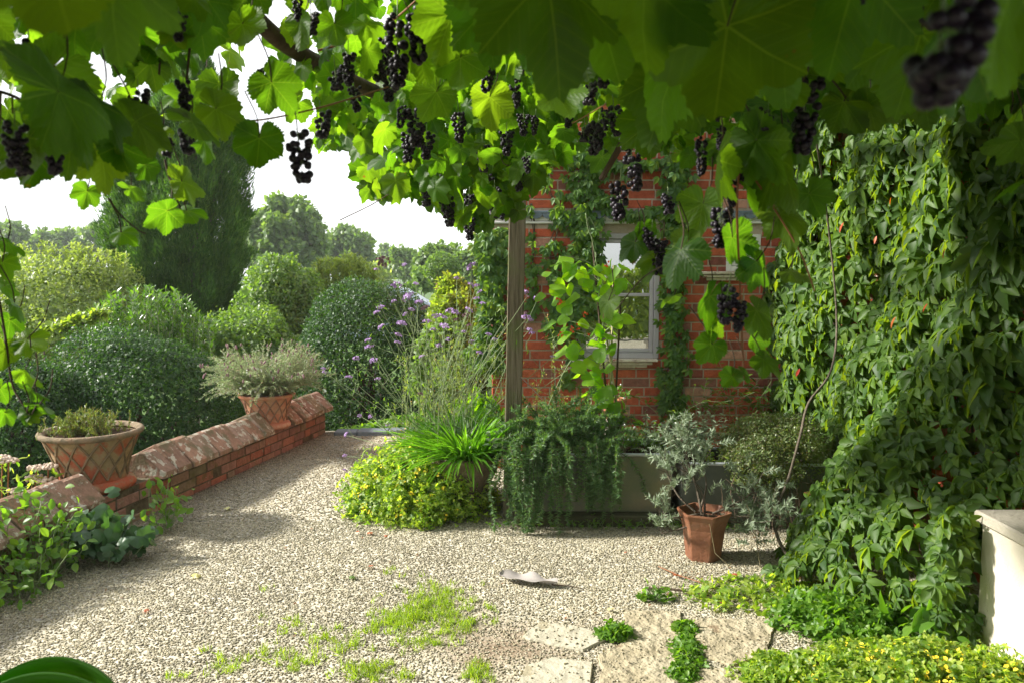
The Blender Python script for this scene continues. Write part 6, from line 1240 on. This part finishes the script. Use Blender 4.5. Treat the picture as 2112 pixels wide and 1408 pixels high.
# ------------------------------------------------------------------ light, sky, air, camera
sun_az = R(-86); sun_el = R(32)     # azimuth measured from +Y towards +X
d = Vector((math.sin(sun_az) * math.cos(sun_el), math.cos(sun_az) * math.cos(sun_el), math.sin(sun_el)))
L = bpy.data.lights.new('sun', 'SUN'); L.energy = 5.0; L.angle = R(5); L.color = (1, .955, .87)
lo = bpy.data.objects.new('sun', L); COL.objects.link(lo); lo.rotation_euler = d.to_track_quat('Z', 'Y').to_euler(); lo.location = (-6, 3, 8)
W = bpy.data.worlds.new('World'); sc.world = W; W.use_nodes = True; ns = W.node_tree.nodes; ln = W.node_tree.links; ns.clear()
sky = ns.new('ShaderNodeTexSky'); sky.sky_type = 'NISHITA'; sky.sun_disc = False; sky.sun_elevation = sun_el; sky.sun_rotation = sun_az % (2 * PI); sky.dust_density = 3; sky.air_density = 1
tc = ns.new('ShaderNodeTexCoord'); no = ns.new('ShaderNodeTexNoise'); no.inputs['Scale'].default_value = 1.6; no.inputs['Detail'].default_value = 6; ln.new(tc.outputs['Generated'], no.inputs['Vector'])
rp = ramp(ns, [(.55, .55, .55), (1, 1, 1)], [.3, .5]); ln.new(no.outputs[0], rp.inputs[0])
mx = ns.new('ShaderNodeMix'); mx.data_type = 'RGBA'; ln.new(rp.outputs[0], mx.inputs[0]); ln.new(sky.outputs[0], mx.inputs[6]); mx.inputs[7].default_value = (5.6, 5.7, 5.8, 1)
bg = ns.new('ShaderNodeBackground'); bg.inputs[1].default_value = .14; ln.new(mx.outputs[2], bg.inputs[0]); wo = ns.new('ShaderNodeOutputWorld'); ln.new(bg.outputs[0], wo.inputs[0])
if True:
    hz = box((-250, -55, -4.5), (250, 400, 14)); m, nt, hn, hl = newmat('haze_air'); v = hn.new('ShaderNodeVolumePrincipled'); v.inputs['Color'].default_value = (.93, .96, 1, 1); v.inputs['Density'].default_value = .0008; v.inputs['Anisotropy'].default_value = .0
    ho = hn.new('ShaderNodeOutputMaterial'); hl.new(v.outputs[0], ho.inputs['Volume']); solo('haze', [hz], m, kind='stuff', label='pale air haze over the garden', smooth=False)
cam = bpy.data.cameras.new('camera'); co = bpy.data.objects.new('camera', cam); COL.objects.link(co); co.location = (0, 0, CAM_H); co.rotation_euler = (R(90) - PITCH, 0, 0)
cam.sensor_width = 36; cam.lens = 36 * F_PX / 2112; cam.clip_start = .05; cam.clip_end = 2000; cam.dof.use_dof = True; cam.dof.focus_distance = 5.0; cam.dof.aperture_fstop = 7
sc.camera = co
sc.view_settings.view_transform = 'Standard'; sc.view_settings.look = 'None'; sc.view_settings.gamma = 1; sc.view_settings.exposure = 1.18
cy = sc.cycles; cy.max_bounces = 7; cy.diffuse_bounces = 4; cy.glossy_bounces = 3; cy.transmission_bounces = 5; cy.volume_bounces = 1; cy.transparent_max_bounces = 8; cy.use_denoising = True; cy.sample_clamp_indirect = 6; cy.caustics_reflective = False; cy.caustics_refractive = False
